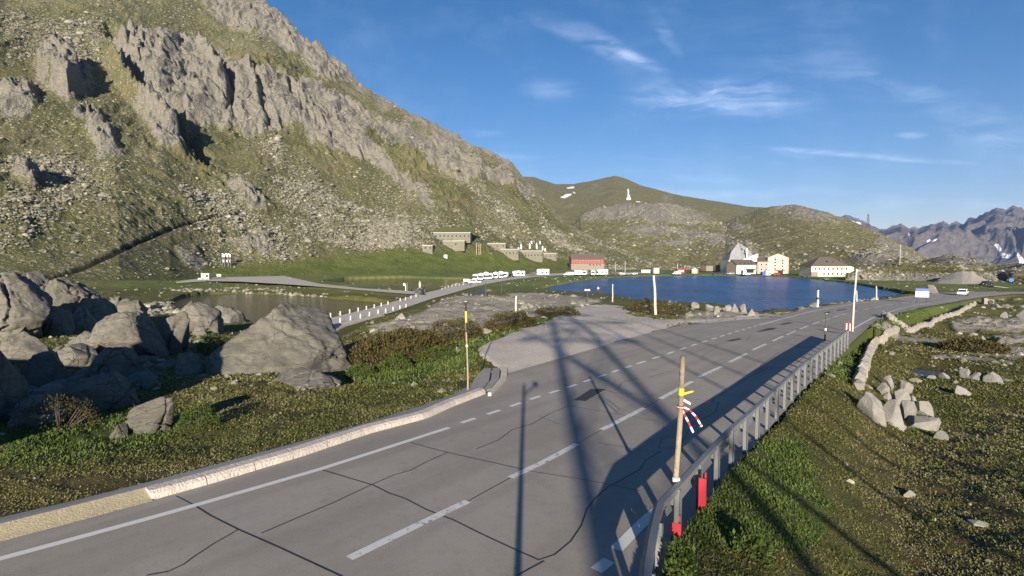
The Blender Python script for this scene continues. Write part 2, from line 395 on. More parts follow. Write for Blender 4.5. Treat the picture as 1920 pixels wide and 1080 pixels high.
def H(x, y, fine=True, info=None):
    z = tps(x, y)
    P = np.stack([x, y, z], -1); yy = np.where(y > 1, y, 1.0); d = yy*CT-z*ST; px = 960+F*x/d; py = 540-F*(yy*ST+z*CT)/d
    fx = np.where(y > 1, 1.0, 0.0)
    jx = px+18*fbm(x*.25, y*.25, 4, 5); jy = py+8*fbm(x*.25, y*.25, 4, 6)
    grav = zone(jx, jy, [Z_GRAVEL], 4)*fx; slab = zone(jx, jy, Z_SLAB, 6)*fx
    zr = zroad(x, y); dl = lane_info(x, y)
    # relief
    big = fbm(x*.035, y*.035, 4, 1); rough = (1-grav)*sstep(0.3, 3.0, dl)
    dlk = sstep(0, 30, sdpoly(x, y, LAKE)); z = z+rough*dlk*(big*np.clip((y-30)/60, 0, 1)*1.4*np.clip((260-y)/100, 0.25, 1) + fbm(x*.3, y*.3, 4, 2)*.16)
    right = sstep(18, 40, x)*sstep(250, 120, y)
    z = z+rough*right*np.abs(fbm(x*.09+3, y*.16, 5, 21, ridged=True))*0.5
    if fine: z = z+rough*(fbm(x*2.2, y*2.2, 4, 3)*.055)*(1-slab*.7)
    lay = fbm(x*.35+y*.1, y*.9, 4, 9, ridged=True)
    z = z+slab*rough*(lay*.34+.15+.35*fbm(x*.12, y*.12, 3, 12))
    # gravel bay lies level with the road
    far_ = sstep(40, 60, y); hold = grav*(sstep(12, 2, dl)*(1-far_)+sstep(4.5, .8, dl)*far_)
    z = z*(1-hold)+(zr-.02)*hold
    # water
    for poly, zl in ((LAKE, ZL), (POND1, ZL), (POND2, ZL), (PUD, -7.15)):
        s = sdpoly(x, y, poly); s = s+fbm(x*.12, y*.12, 4, 31)*np.clip(np.abs(s)+1, 0, 2.0)*(1.0 if zl == ZL else .3)
        z = np.where(s < 0, np.minimum(z, zl-np.clip(-s*.3, 0.02, 2)), np.where(s < 14, np.maximum(z, zl+np.clip(s*.3, 0.02, .45)), z))
    # causeways
    for Aq, Bq in STRIPS:
        cen = (Aq+Bq)/2; best = np.full(x.shape, 1e9); zt = np.zeros(x.shape); hw = np.zeros(x.shape)
        for i in range(len(cen)-1):
            a, b = cen[i], cen[i+1]; e = b[:2]-a[:2]; t = np.clip(((x-a[0])*e[0]+(y-a[1])*e[1])/(e@e), 0, 1)
            dd = np.hypot(x-a[0]-e[0]*t, y-a[1]-e[1]*t); h = []
            for q in (i, i+1):
                tg = cen[min(q+1, len(cen)-1)]-cen[max(q-1, 0)]; tg = tg[:2]/np.linalg.norm(tg[:2]); ww = (Aq[q]-Bq[q])[:2]
                h.append(abs(ww[0]*tg[1]-ww[1]*tg[0])/2)
            m = dd < best; best = np.where(m, dd, best); zt = np.where(m, a[2]+(b[2]-a[2])*t, zt); hw = np.where(m, h[0]+(h[1]-h[0])*t, hw)
        k = 1-sstep(hw*1.0+1.0, hw+3.5, best); z = z*(1-k)+(zt-.12)*k
    # low verge mound beside the guardrail
    u_, v_ = x*RS+y*RC, x*RC-y*RS; _, vr_ = road_edges(u_); dr = v_-vr_; z = z+.42*sstep(0, .16, dr)*sstep(3.2, .9, dr)*sstep(60, 40, u_)
    # paved road bed
    kk = np.where((v_ > vr_-1) & (u_ < 50), 1-sstep(-.02, .05, dl), 1-sstep(0.0, 1.6, dl-0.25)); z = z*(1-kk)+(zr-.05-.12*(dl < 0)-.0*dl)*kk
    if info is not None: info.update(px=px, py=py, grav=grav, slab=slab, dl=dl, lush=zone(jx, jy, Z_LUSH, 14)*fx, brown=zone(jx, jy, Z_BROWN, 14)*fx)
    return z


# ------------------------------------------------------------ materials for land
def land_mat(name, kind):
    m = bpy.data.materials.new(name); m.use_nodes = True; t = NT(m.node_tree)
    p = t.n('ShaderNodeNewGeometry').outputs['Position']
    if kind == 'ground':
        n1 = t.noise(p, 0.25, 6, .65); n2 = t.noise(p, 2.3, 6, .7); n3 = t.noise(p, 14, 5, .7); n4 = t.noise(p, .05, 4, .6)
        g = t.mix(t.mr(n2, .35, .65), (.062, .070, .018), (.135, .125, .040))
        g = t.mix(t.mr(n1, .42, .66), g, t.mix(n3, (.085, .078, .026), (.18, .165, .062)))
        g = t.mix(t.m('MULTIPLY', t.attr('lush'), .75), g, t.mix(t.mr(n3, .35, .65), (.045, .085, .014), (.13, .165, .035)))
        br = t.mix(t.mr(n2, .4, .6), (.075, .052, .022), (.15, .105, .045))
        g = t.mix(t.m('MULTIPLY', t.attr('brown'), t.mr(n1, .3, .6, .15, .85)), g, br)
        g = t.mix(t.mr(n3, .62, .78, 0, .6), g, (.26, .24, .17))
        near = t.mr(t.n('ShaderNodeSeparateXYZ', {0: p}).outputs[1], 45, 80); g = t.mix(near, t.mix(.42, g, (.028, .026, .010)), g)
        far = t.mr(t.n('ShaderNodeSeparateXYZ', {0: p}).outputs[1], 120, 200)
        vg = t.mix(t.mr(n4, .4, .62), (.10, .145, .030), (.17, .185, .055)); vg = t.mix(t.mr(n2, .4, .7, 0, .6), vg, (.17, .17, .075))
        g = t.mix(far, g, vg)
        rk = t.mix(t.mr(n1, .3, .7), (.225, .200, .155), (.37, .34, .275)); rk = t.mix(t.mr(n2, .5, .72, 0, .7), rk, (.09, .085, .065)); rk = t.mix(t.mr(n3, .45, .8, 0, .5), rk, (.30, .28, .235))
        vs = t.vor(p, 9.0); gr = t.mix(t.mr(n1, .3, .7), (.47, .40, .33), (.59, .53, .455)); gr = t.mix(t.mr(n3, .50, .72, 0, .6), gr, (.66, .61, .55)); gr = t.mix(t.mr(n3, .28, .42, .5, 0), gr, (.26, .20, .165))
        rmask = t.mr(t.m('ADD', t.attr('slab'), t.m('MULTIPLY', t.m('SUBTRACT', n2, .5), .9)), .4, .6)
        c = t.mix(rmask, g, rk); c = t.mix(t.mr(t.m('ADD', t.attr('grav'), t.m('MULTIPLY', t.m('SUBTRACT', n2, .5), 1.3)), .36, .6), c, gr)
        hgt = t.m('ADD', t.m('MULTIPLY', n3, .6), n2)
        bp = t.n('ShaderNodeBump', {'Height': hgt, 'Strength': .55, 'Distance': .12})
    else:
        at = t.attr('rock'); sc_ = t.attr('scree')
        fk = {'mountain': 1.0, 'hill': .7}.get(kind, 1.0)
        n1 = t.noise(p, .02, 6, .65); n2 = t.noise(p, .12*fk, 7, .7); n3 = t.noise(p, .7*fk, 6, .75); n4 = t.noise(p, .35*fk, 5, .7, 1.5)
        g = t.mix(t.mr(n1, .4, .6), (.088, .094, .032), (.150, .138, .062)); g = t.mix(t.mr(n2, .45, .65, 0, .6), g, (.065, .080, .024)); g = t.mix(t.mr(n3, .48, .72, 0, .7), g, (.205, .195, .12)); g = t.mix(t.mr(n4, .52, .68, 0, .5), g, (.055, .055, .025))
        if kind == 'hill': g = t.mix(t.mr(n2, .3, .7), (.110, .112, .034), (.205, .180, .080))
        rk = t.mix(t.mr(n3, .3, .7), (.135, .128, .105), (.290, .275, .232)); rk = t.mix(t.mr(n2, .45, .7, 0, .5), rk, (.20, .188, .155)); rk = t.mix(t.mr(n4, .55, .7, 0, .6), rk, (.10, .10, .075))
        v1 = t.vor(p, .42*fk); v2 = t.vor(p, .95*fk)
        spot = t.m('MAXIMUM', t.mr(v1.outputs[0], .22, .40, 1, 0), t.mr(v2.outputs[0], .18, .36, .9, 0))
        stone = t.mix(v1.outputs[1], (.17, .165, .125), (.32, .31, .245))
        few = t.mr(t.m('ADD', t.m('MULTIPLY', sc_, .9), t.m('MULTIPLY', n2, .55)), .30, .62)
        c = t.mix(t.m('MULTIPLY', spot, few), g, stone)
        rm = t.mr(t.m('ADD', at, t.m('ADD', t.m('MULTIPLY', t.m('SUBTRACT', n2, .5), 1.1), t.m('MULTIPLY', t.m('SUBTRACT', n3, .5), .9))), .40, .56)
        c = t.mix(rm, c, rk)
        if kind == 'mountain': c = t.mix(t.m('MULTIPLY', t.attr('lush'), .85), c, t.mix(t.mr(n2, .35, .65), (.085, .125, .026), (.165, .185, .050)))
        if kind == 'mountain': c = t.mix(t.attr('dark_band'), c, (.022, .020, .014))  # near-black tone along the line on the lower slope
        if kind == 'hill': c = t.mix(t.mr(t.attr('snow'), .45, .55), c, (.85, .87, .9))
        hgt = t.m('ADD', t.m('MULTIPLY', spot, .35), t.m('ADD', n3, t.m('MULTIPLY', n4, .8)))
        bp = t.n('ShaderNodeBump', {'Height': hgt, 'Strength': .8, 'Distance': 1.6/fk})
    b = t.n('ShaderNodeBsdfPrincipled', {'Base Color': c, 'Roughness': .9, 'Specular IOR Level': .15, 'Normal': bp})
    t.n('ShaderNodeOutputMaterial', {0: b}); return m


M_GROUND = land_mat('meadow_and_gravel', 'ground'); M_MTN = land_mat('mountain_grass_rock', 'mountain'); M_HILL = land_mat('hill_grass_rock', 'hill')

# ------------------------------------------------------------ ground mesh
NC, NR = 1250, 640
T = np.linspace(-1.65, 1.65, NC); LY = np.linspace(math.log(2.6), math.log(640), NR)
Yg = np.exp(LY)[:, None]*np.ones((1, NC)); Xg = T[None, :]*Yg
INF = {}
Zg = H(Xg, Yg, True, INF)
# the valley floor dips under the mountain where its foot begins
FT = [(-620, 110), (-300, 140), (-100, 152), (0, 158), (200, 178), (300, 204), (380, 236), (430, 247), (480, 255), (560, 270), (620, 285), (700, 295), (800, 310), (850, 330), (900, 350), (960, 380), (1010, 400), (1085, 430), (1160, 450), (1240, 470), (1300, 480)]
ftt = [px_dir(a, 500)[0]/px_dir(a, 500)[1] for a, _ in FT]; Yft = np.interp(T, ftt, [b for _, b in FT], right=900)[None, :]
kf = sstep(0, 18, Yg-Yft-2); Zg = Zg*(1-kf)+np.minimum(Zg, -11.0)*kf
INFg = {k: INF[k] for k in ('grav', 'slab', 'lush', 'brown')}
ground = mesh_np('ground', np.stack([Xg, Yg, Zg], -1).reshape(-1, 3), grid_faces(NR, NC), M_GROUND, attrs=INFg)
tag(ground, kind='structure')
# coarser ground beside and behind the viewpoint
gx = np.linspace(-260, 260, 261); gy = np.linspace(-120, 200, 161); GX, GY = np.meshgrid(gx, gy)
GZ = H(GX, GY, False, INF)-.25
cxm = (GX[:-1, :-1]+GX[1:, 1:])/2; cym = (GY[:-1, :-1]+GY[1:, 1:])/2
keep = ~((cym > 5.0) & (np.abs(cxm)/np.maximum(cym, .1) < 1.50-2.5/np.maximum(cym, .1)))
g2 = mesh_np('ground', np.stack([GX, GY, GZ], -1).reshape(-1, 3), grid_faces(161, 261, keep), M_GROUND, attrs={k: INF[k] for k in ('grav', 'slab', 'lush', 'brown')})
tag(g2, kind='structure')


def gz(x, y):
    b = np.clip((np.log(max(y, 2.61))-LY[0])/(LY[-1]-LY[0])*(NR-1), 0, NR-1.001); a = np.clip((x/max(y, 2.61)+1.65)/3.3*(NC-1), 0, NC-1.001)
    i, j = int(a), int(b); fa, fb = a-i, b-j
    return float((Zg[j, i]*(1-fa)+Zg[j, i+1]*fa)*(1-fb)+(Zg[j+1, i]*(1-fa)+Zg[j+1, i+1]*fa)*fb)


GPX, GPY = proj(np.stack([Xg, Yg, Zg], -1))


def hit(px, py):
    """point of the ground seen through a photo pixel"""
    d = px_dir(px, py); j = int(np.clip(round((d[0]/d[1]+1.65)/3.3*(NC-1)), 0, NC-1))
    k = np.argmax(GPY[:, j] <= py)
    if k == 0: k = 1
    a, b = GPY[k-1, j], GPY[k, j]; f = (a-py)/(a-b) if a != b else 0
    Y = Yg[k-1, j]*(1-f)+Yg[k, j]*f; return np.array([T[j]*Y, Y, Zg[k-1, j]*(1-f)+Zg[k, j]*f])


# ------------------------------------------------------------ mountain and hills
LAYERS = {}


def layer(name, cols, nc, nr, nb, mat, disp, kindattr, p=1.15, back=300, vpow=1.0):
    """cols: (px, Yfoot, zfoot, crest_py, Ycrest). A real slope from foot to crest, then a back slope."""
    C = np.array(cols, float)
    t_c = np.array([px_dir(c[0], c[3])[0]/px_dir(c[0], c[3])[1] for c in C])
    zc = np.array([at_Y(c[0], c[3], c[4])[2] for c in C])
    t = np.linspace(t_c[0], t_c[-1], nc)
    Yf = np.interp(t, t_c, C[:, 1]); zf = np.interp(t, t_c, C[:, 2]); Yc = np.interp(t, t_c, C[:, 4]); zcc = np.interp(t, t_c, zc)
    v = (np.linspace(0, 1, nr)**vpow)[:, None]; Y = Yf+(Yc-Yf)*v; Z = zf+(zcc-zf)*v**p
    vb = np.linspace(0, 1, nb)[1:, None]; Yb = Yc+back*vb; Zb = zcc-(zcc+20)*vb**1.3
    Y = np.vstack([Y, Yb]); Z = np.vstack([Z, Zb]); vv = np.vstack([v*np.ones((1, nc)), 1+vb*np.ones((1, nc))]); X = t*Y
    px, py = proj(np.stack([X, Y, Z], -1))
    dz, at = disp(X, Y, Z, px, py, vv)
    Z = Z+dz
    o = mesh_np(name, np.stack([X, Y, Z], -1).reshape(-1, 3), grid_faces(nr+nb-1, nc), mat, attrs=at)
    LAYERS[kindattr] = (X, Y, Z, px, py, vv, at); tag(o, kind='structure'); return o


CLIFFS = [[(185, 62), (260, 70), (300, 85), (400, 95), (470, 110), (560, 150), (620, 185), (680, 230), (760, 255), (830, 290), (905, 335), (880, 350), (800, 325), (720, 310), (640, 285), (560, 245), (440, 242), (350, 218), (300, 190), (250, 140)],
          [(65, 115), (120, 105), (172, 125), (168, 165), (135, 200), (105, 180), (70, 150)], [(380, 10), (500, 10), (620, 90), (690, 160), (610, 150), (520, 80), (430, 40)],
          [(500, 190), (600, 230), (700, 290), (780, 330), (880, 395), (850, 400), (720, 330), (600, 270)], [(0, 160), (50, 150), (70, 200), (40, 230), (0, 220)], [(150, 225), (175, 215), (230, 290), (190, 290)],
          [(250, 200), (300, 230), (400, 330), (470, 380), (500, 410), (470, 410), (380, 330), (300, 290)], [(20, 340), (70, 345), (60, 380), (25, 370)], [(330, 470), (365, 475), (390, 500), (375, 515), (350, 500)],
          [(440, 470), (500, 460), (520, 480), (470, 480)], [(760, 240), (860, 275), (960, 330), (1000, 380), (940, 350), (860, 310)]]
SCREES = [[(0, 260), (120, 300), (260, 320), (330, 380), (300, 440), (150, 500), (0, 480)], [(500, 290), (560, 300), (640, 360), (760, 420), (880, 440), (800, 470), (680, 480), (560, 440), (520, 380)], [(300, 300), (380, 340), (480, 420), (560, 480), (480, 500), (380, 440)],
          [(440, 240), (520, 250), (600, 320), (560, 350)], [(640, 320), (740, 350), (900, 420), (1000, 440), (900, 450), (760, 420)], [(0, 30), (200, 40), (200, 110), (0, 110)], [(880, 350), (960, 400), (1040, 450), (1100, 470), (1000, 460), (900, 400)]]
SLAB_UP = CLIFFS[0]
DARK_LINE = [(60, 527), (100, 519), (140, 507), (190, 485), (240, 462), (300, 436), (345, 420), (400, 406), (440, 402), (470, 409)]  # course of a narrow dark line across the lower slope


def mtn_disp(X, Y, Z, px, py, vv):
    s = sstep(0.0, .12, vv); jx = px+20*fbm(X*.02, Y*.02, 4, 40)+12*fbm(X*.1, Y*.1, 3, 44); jy = py+17*fbm(X*.02, Y*.02, 4, 41)+12*fbm(X*.1, Y*.1, 3, 45)
    cl = zone(jx, jy, CLIFFS, 11); up = zone(jx, jy, [CLIFFS[0]], 9); scr = zone(jx, jy, SCREES, 16)
    # coordinates across and down the slope
    wa = fbm(X*.012, Y*.012, 4, 47)*30; a = X+.30*Y+wa; b = Y-.2*X+wa
    dz = s*fbm(X*.008, Y*.008, 4, 50)*14
    rib = fbm(a*.030, b*.010, 4, 51, ridged=True); rib2 = fbm(a*.09, b*.035, 4, 52, ridged=True)
    dz = dz+s*(.28+.8*cl)*((rib-.15)*10+(rib2-.15)*5.2)+up*6+s*fbm(X*.06,Y*.06,4,58)*2.5
    crk = fbm(a*.22, b*.09, 4, 53, ridged=True); dz = dz+cl*s*fbm(a*.33, b*.08, 4, 57, ridged=True)*1.6; dz = dz+s*(.35+.9*cl)*crk*1.3+s*fbm(X*.5, Y*.5, 3, 54)*.5*(1+scr)
    for pts, up_, wd in (([(188, 88), (213, 128), (240, 168), (266, 205), (298, 236), (335, 268)], 15, 7), ([(378, 108), (398, 140), (410, 172)], 9, 5), ([(462, 140), (470, 170), (488, 210)], 7, 4)):
        dd = sdpoly(jx*.5+px*.5, jy*.5+py*.5, pts, False); dz = dz+up_*np.exp(-(dd/wd)**2)*s*(1+.4*rib2)
    crag = zone(px+5*fbm(X*.06, Y*.06, 3, 48), py+5*fbm(X*.06, Y*.06, 3, 49), [[(70, 118), (118, 108), (140, 125), (150, 165), (128, 195), (105, 180), (80, 150)]], 4); dz = dz+crag*(13+4*rib2)
    # gullies
    for pts, dep, wd in (([(205, 70), (232, 110), (262, 150), (290, 190), (325, 222), (350, 255), (382, 300)], 40, 12), ([(390, 105), (412, 135), (425, 165), (438, 205)], 26, 7), ([(475, 140), (480, 165), (500, 210), (515, 240)], 10, 4),
                         ([(165, 215), (185, 240), (205, 268)], 9, 4), ([(540, 160), (560, 200), (575, 225)], 8, 4), ([(640, 230), (655, 262)], 7, 4), ([(425, 340), (465, 375)], 8, 4), ([(235, 60), (248, 95)], 10, 4), ([(255, 70), (268, 120)], 10, 3)):
        dd = sdpoly(jx, jy, pts, False); dz = dz-dep*np.exp(-(dd/wd)**2)*s
    dd = sdpoly(px, py+2*fbm(X*.1, Y*.1, 3, 60), DARK_LINE, False)
    qx, qy = proj(np.stack([X, Y, Z+dz], -1)); wdd = 2.1+3.2*sstep(480, 100, px)+2.0*(fbm(X*.08, Y*.08, 3, 62)); dd = sdpoly(qx, qy+3*fbm(X*.05, Y*.05, 3, 60), DARK_LINE, False)
    dark_band = 1-sstep(.6, 1.5, dd/np.maximum(wdd, .8)); dz = dz-1.2*dark_band  # dark colour band along the line, surface dipped slightly with it
    # small stuff at silhouette
    streak = sstep(.32, .62, fbm(a*.028, b*.011, 5, 66, ridged=True)+.25*fbm(X*.09, Y*.09, 3, 67))*sstep(.12, .3, vv)
    mead = zone(px+8*fbm(X*.03, Y*.03, 3, 68), py+5*fbm(X*.03, Y*.03, 3, 69), [[(380, 503), (560, 492), (680, 476), (760, 470), (900, 481), (1060, 487), (1130, 500), (1100, 530), (400, 545)]], 8)
    gra = zone(jx, jy, [[(343, 228), (461, 246), (521, 310), (505, 350), (422, 318), (369, 277)], [(527, 250), (659, 297), (758, 369), (800, 415), (692, 375), (593, 322)], [(659, 264), (791, 316), (890, 382), (930, 430), (824, 385), (725, 316)],
                         [(422, 100), (527, 128), (659, 176), (640, 190), (514, 150), (409, 122)], [(0, 108), (66, 115), (62, 158), (0, 172)], [(285, 300), (370, 305), (430, 350), (410, 375), (330, 350)], [(940, 345), (1010, 385), (1080, 440), (1040, 440), (960, 390)]], 9)
    streak = streak*(1-gra)
    rock = np.clip(streak*.22+cl*.85*(1-gra)+.12+.35*sstep(.8, 1, vv)*(px > 480), 0, 1)
    cls = np.clip(.38+.75*scr, 0, 1)
    cls = cls*(1-.55*gra); slope_f = sstep(0.0, .03, vv)
    return dz*(1-.8*mead), {'rock': rock*slope_f*(1-mead), 'scree': cls*slope_f*(1-mead), 'dark_band': dark_band, 'lush': mead}


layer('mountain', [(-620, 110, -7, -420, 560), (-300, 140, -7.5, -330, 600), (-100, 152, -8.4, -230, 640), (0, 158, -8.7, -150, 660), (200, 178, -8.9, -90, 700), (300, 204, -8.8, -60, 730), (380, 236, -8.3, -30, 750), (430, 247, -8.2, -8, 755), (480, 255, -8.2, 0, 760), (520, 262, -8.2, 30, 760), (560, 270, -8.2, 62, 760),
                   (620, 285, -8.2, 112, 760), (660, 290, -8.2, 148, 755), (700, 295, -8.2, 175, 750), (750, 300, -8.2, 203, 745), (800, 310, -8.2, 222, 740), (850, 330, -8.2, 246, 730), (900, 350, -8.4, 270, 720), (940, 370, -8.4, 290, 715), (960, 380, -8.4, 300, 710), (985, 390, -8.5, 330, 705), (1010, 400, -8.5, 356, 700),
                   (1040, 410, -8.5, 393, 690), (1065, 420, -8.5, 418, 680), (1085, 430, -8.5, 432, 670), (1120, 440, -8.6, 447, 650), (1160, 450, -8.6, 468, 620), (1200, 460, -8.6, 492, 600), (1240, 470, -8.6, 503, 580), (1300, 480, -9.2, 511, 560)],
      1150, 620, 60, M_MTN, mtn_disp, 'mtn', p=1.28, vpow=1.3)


def hill_disp(rockz, snow=(), amp=1.0, base=.12, k=1.5):
    def f(X, Y, Z, px, py, vv):
        s = sstep(0, .15, vv); jx = px+8*fbm(X*.02/k, Y*.02/k, 4, 70); jy = py+5*fbm(X*.02/k, Y*.02/k, 4, 71)
        rk = zone(jx, jy, rockz, 11) if rockz else np.zeros(X.shape)
        dz = s*amp*k*(fbm(X*.012/k, Y*.012/k, 4, 72)*5+fbm(X*.06/k, Y*.04/k, 4, 73, ridged=True)*(1.3+2.2*rk)+fbm(X*.25/k, Y*.2/k, 3, 74, ridged=True)*(.35+.7*rk))*np.where(vv > .93, .5, 1)
        qx, qy = proj(np.stack([X, Y, Z+dz], -1)); sn = zone(qx+1.2*fbm(X*.1/k, Y*.1/k, 3, 79), qy, list(snow), 1.0) if snow else np.zeros(X.shape)
        return dz, {'rock': np.clip(rk*.62+base+.45*(rk > .05)*fbm(X*.06/k, Y*.06/k, 4, 77), 0, 1), 'scree': np.clip(.28+rk*.5, 0, 1)+0*X, 'snow': sn}
    return f


layer('hill', [(900, 900, -10, 345, 2300), (980, 900, -10, 331, 2300), (1000, 900, -10, 331, 2300), (1040, 900, -10, 345, 2300), (1075, 900, -10, 345, 2300), (1110, 900, -10, 340, 2300), (1140, 900, -10, 333, 2300), (1152, 900, -10, 330, 2300), (1170, 900, -10, 335, 2300), (1200, 900, -10, 347, 2300),
               (1260, 900, -10, 363, 2300), (1310, 900, -10, 372, 2300), (1350, 900, -10, 378, 2300), (1400, 900, -10, 388, 2300), (1450, 900, -10, 392, 2300), (1600, 900, -10, 470, 2200)],
      420, 260, 20, M_HILL, hill_disp([[(1110, 345), (1120, 345), (1125, 358), (1112, 356)], [(1245, 365), (1260, 362), (1250, 385), (1240, 380)]],
      [[(1050, 370), (1062, 364), (1072, 363), (1070, 367), (1058, 372)], [(1062, 352), (1075, 349), (1078, 353), (1064, 354)], [(1176, 354), (1179, 354), (1180, 364), (1184, 375), (1174, 375), (1177, 364)], [(1192, 377), (1202, 378), (1196, 381)], [(1072, 358), (1080, 362), (1076, 363)]], .7, .0, 3.5), 'hillA', p=1.0, back=900)
layer('hill', [(980, 560, -10, 500, 900), (1030, 560, -10, 470, 900), (1070, 560, -10, 425, 950), (1090, 560, -10, 404, 950), (1120, 560, -10, 391, 950), (1180, 560, -10, 380, 950), (1240, 560, -10, 379, 950), (1290, 560, -10, 388, 950), (1330, 520, -10, 402, 900), (1360, 500, -10, 425, 820), (1400, 430, -10, 448, 650), (1440, 400, -9.5, 470, 560), (1480, 390, -9, 487, 500), (1520, 380, -9, 503, 450)],
      560, 330, 30, M_HILL, hill_disp([[(1080, 395), (1160, 385), (1260, 380), (1300, 395), (1340, 420), (1280, 425), (1150, 410), (1090, 420)], [(1160, 430), (1240, 425), (1320, 432), (1400, 455), (1440, 480), (1380, 478), (1320, 450), (1240, 450), (1170, 445)], [(1000, 480), (1100, 470), (1180, 500), (1120, 510)], [(1230, 460), (1300, 455), (1300, 465), (1230, 470)]], (), 1.0, .16), 'hillB', p=1.1)
layer('hill', [(1230, 520, -10, 478, 1100), (1290, 520, -10, 455, 1100), (1340, 520, -10, 430, 1100), (1380, 520, -10, 408, 1100), (1420, 500, -10, 393, 1100), (1450, 480, -10, 387, 1080), (1490, 470, -10, 383, 1050), (1530, 450, -10, 391, 1000), (1580, 420, -10, 409, 950), (1620, 400, -10, 425, 900), (1650, 380, -10, 440, 850), (1680, 360, -10, 455, 800),
               (1700, 340, -10, 466, 760), (1730, 330, -10, 484, 700), (1760, 320, -10, 497, 640), (1800, 310, -10, 506, 600)],
      640, 330, 30, M_HILL, hill_disp([[(1440, 388), (1500, 385), (1580, 415), (1560, 425), (1480, 405), (1440, 400)], [(1590, 485), (1640, 478), (1720, 490), (1760, 500), (1700, 500), (1600, 500)], [(1640, 440), (1700, 470), (1740, 492), (1690, 490), (1640, 470)], [(1360, 420), (1400, 420), (1410, 440), (1370, 440)]], (), 1.0, .06), 'hillC', p=1.0)

# rocky knoll behind the hospice, quarry cliff and gravel mound east of the lake, broken ground on the right
M_ROCKY = bpy.data.materials.new('grey_gneiss'); M_ROCKY.use_nodes = True; t = NT(M_ROCKY.node_tree)
p = t.n('ShaderNodeNewGeometry').outputs['Position']; n1 = t.noise(p, .35, 6, .65); n2 = t.noise(p, 2.2, 6, .72); n3 = t.noise(t.mapv(p, (1, 1, 3)), 7, 6, .75); sl = t.noise(t.mapv(p, (.5, .9, 3.5), (R(14), R(-8), 0)), 1.3, 5, .6, .8)
c = t.mix(t.mr(n1, .3, .7), (.118, .111, .092), (.205, .195, .168)); c = t.mix(t.mr(n2, .45, .75, 0, .6), c, (.070, .066, .048)); c = t.mix(t.mr(n3, .5, .8, 0, .5), c, (.30, .28, .235)); c = t.mix(t.mr(sl, .50, .60, 0, .4), c, (.095, .085, .06)); c = t.mix(t.mr(t.noise(p, .9, 5, .7), .6, .72, 0, .45), c, (.20, .21, .11))
ck = t.n('ShaderNodeTexVoronoi', {'Vector': t.mapv(t.vm('ADD', p, t.vm('MULTIPLY', t.n('ShaderNodeTexNoise', {'Vector': p, 'Scale': 1.2, 'Detail': 4.0}).outputs['Color'], (.9, .9, .9))).outputs[0], (1, 1, 1.6), (R(25), R(15), 0)), 'Scale': .55}, feature='DISTANCE_TO_EDGE').outputs[0]
ckl = t.m('MULTIPLY', t.mr(ck, .0, .012, 1, 0), t.mr(n1, .4, .6)); c = t.mix(t.m('MULTIPLY', ckl, .85), c, (.03, .028, .02)); ft = t.noise(p, 28, 4, .8); c = t.mix(t.mr(ft, .5, .75, 0, .45), c, (.31, .295, .25)); c = t.mix(t.mr(ft, .28, .46, .5, 0), c, (.06, .055, .04))
lic = t.noise(p, 3.1, 5, .75, 1.0); c = t.mix(t.mr(lic, .60, .68, 0, .55), c, (.17, .175, .10)); c = t.mix(t.mr(lic, .30, .37, .5, 0), c, (.055, .05, .042))
bp = t.n('ShaderNodeBump', {'Height': t.m('SUBTRACT', t.m('ADD', t.m('MULTIPLY', ft, .35), t.m('ADD', t.m('MULTIPLY', n3, .6), t.m('ADD', n2, sl))), t.m('MULTIPLY', ckl, 1.0)), 'Strength': .8, 'Distance': .09})
b = t.n('ShaderNodeBsdfPrincipled', {'Base Color': c, 'Roughness': .88, 'Specular IOR Level': .2, 'Normal': bp}); t.n('ShaderNodeOutputMaterial', {0: b})

def cliff_disp(amp, rockv):
    def f(X, Y, Z, px, py, vv):
        dz = sstep(0, .1, vv)*amp*(fbm(X*.25, Y*.12, 5, 80, ridged=True)+.5*fbm(X*.9, Y*.9, 4, 81, ridged=True))
        return dz, {'rock': rockv(X, px, py, vv), 'scree': np.full(X.shape, .2), 'snow': np.zeros(X.shape)}
    return f
layer('hill', [(1585, 232, -9, 516, 245), (1610, 232, -9, 507, 240), (1650, 228, -9, 503, 246), (1690, 226, -9, 498, 262), (1740, 222, -9, 495, 272), (1790, 216, -9, 496, 270), (1830, 212, -9, 503, 262), (1850, 210, -9, 512, 250), (1870, 208, -9, 522, 240)],
      420, 140, 24, M_HILL, cliff_disp(.55, lambda X, px, py, vv: np.where((py > 514-(px > 1700)*0+0*px) & (px > 1590), .95, .05)*1.0), 'mound', p=.55, back=30)
M_PILE = simple_mat('grey_gravel_heap', (.30, .275, .235), .95, var=.35, scale=4, bump=.6, bscale=9)
layer('hill', [(1735, 200, -9, 536, 206), (1760, 194, -9, 523, 206), (1790, 190, -9, 512, 208), (1805, 188, -9, 508.5, 209), (1822, 188, -9, 510, 209), (1840, 188, -9, 520, 208), (1862, 190, -9, 532, 206), (1880, 192, -9, 540, 204)],
      160, 70, 24, M_PILE, cliff_disp(.16, lambda X, px, py, vv: np.ones(X.shape)), 'pile', p=.9, back=16)
layer('hill', [(1700, 300, -9.2, 501, 420), (1760, 290, -9.2, 484, 430), (1790, 280, -9.2, 480.5, 430), (1830, 270, -9, 490, 420), (1870, 240, -9, 499, 400), (1900, 180, -9, 500, 380), (1960, 150, -9, 502, 360), (2100, 140, -9, 498, 360), (2500, 120, -9, 470, 360)],
      420, 240, 20, M_HILL, hill_disp([[(1770, 478), (1840, 485), (1860, 500), (1760, 500)], [(1850, 520), (1930, 500), (1930, 510), (1860, 530)]], (), 1.3, .3, .6), 'right', p=1.1)

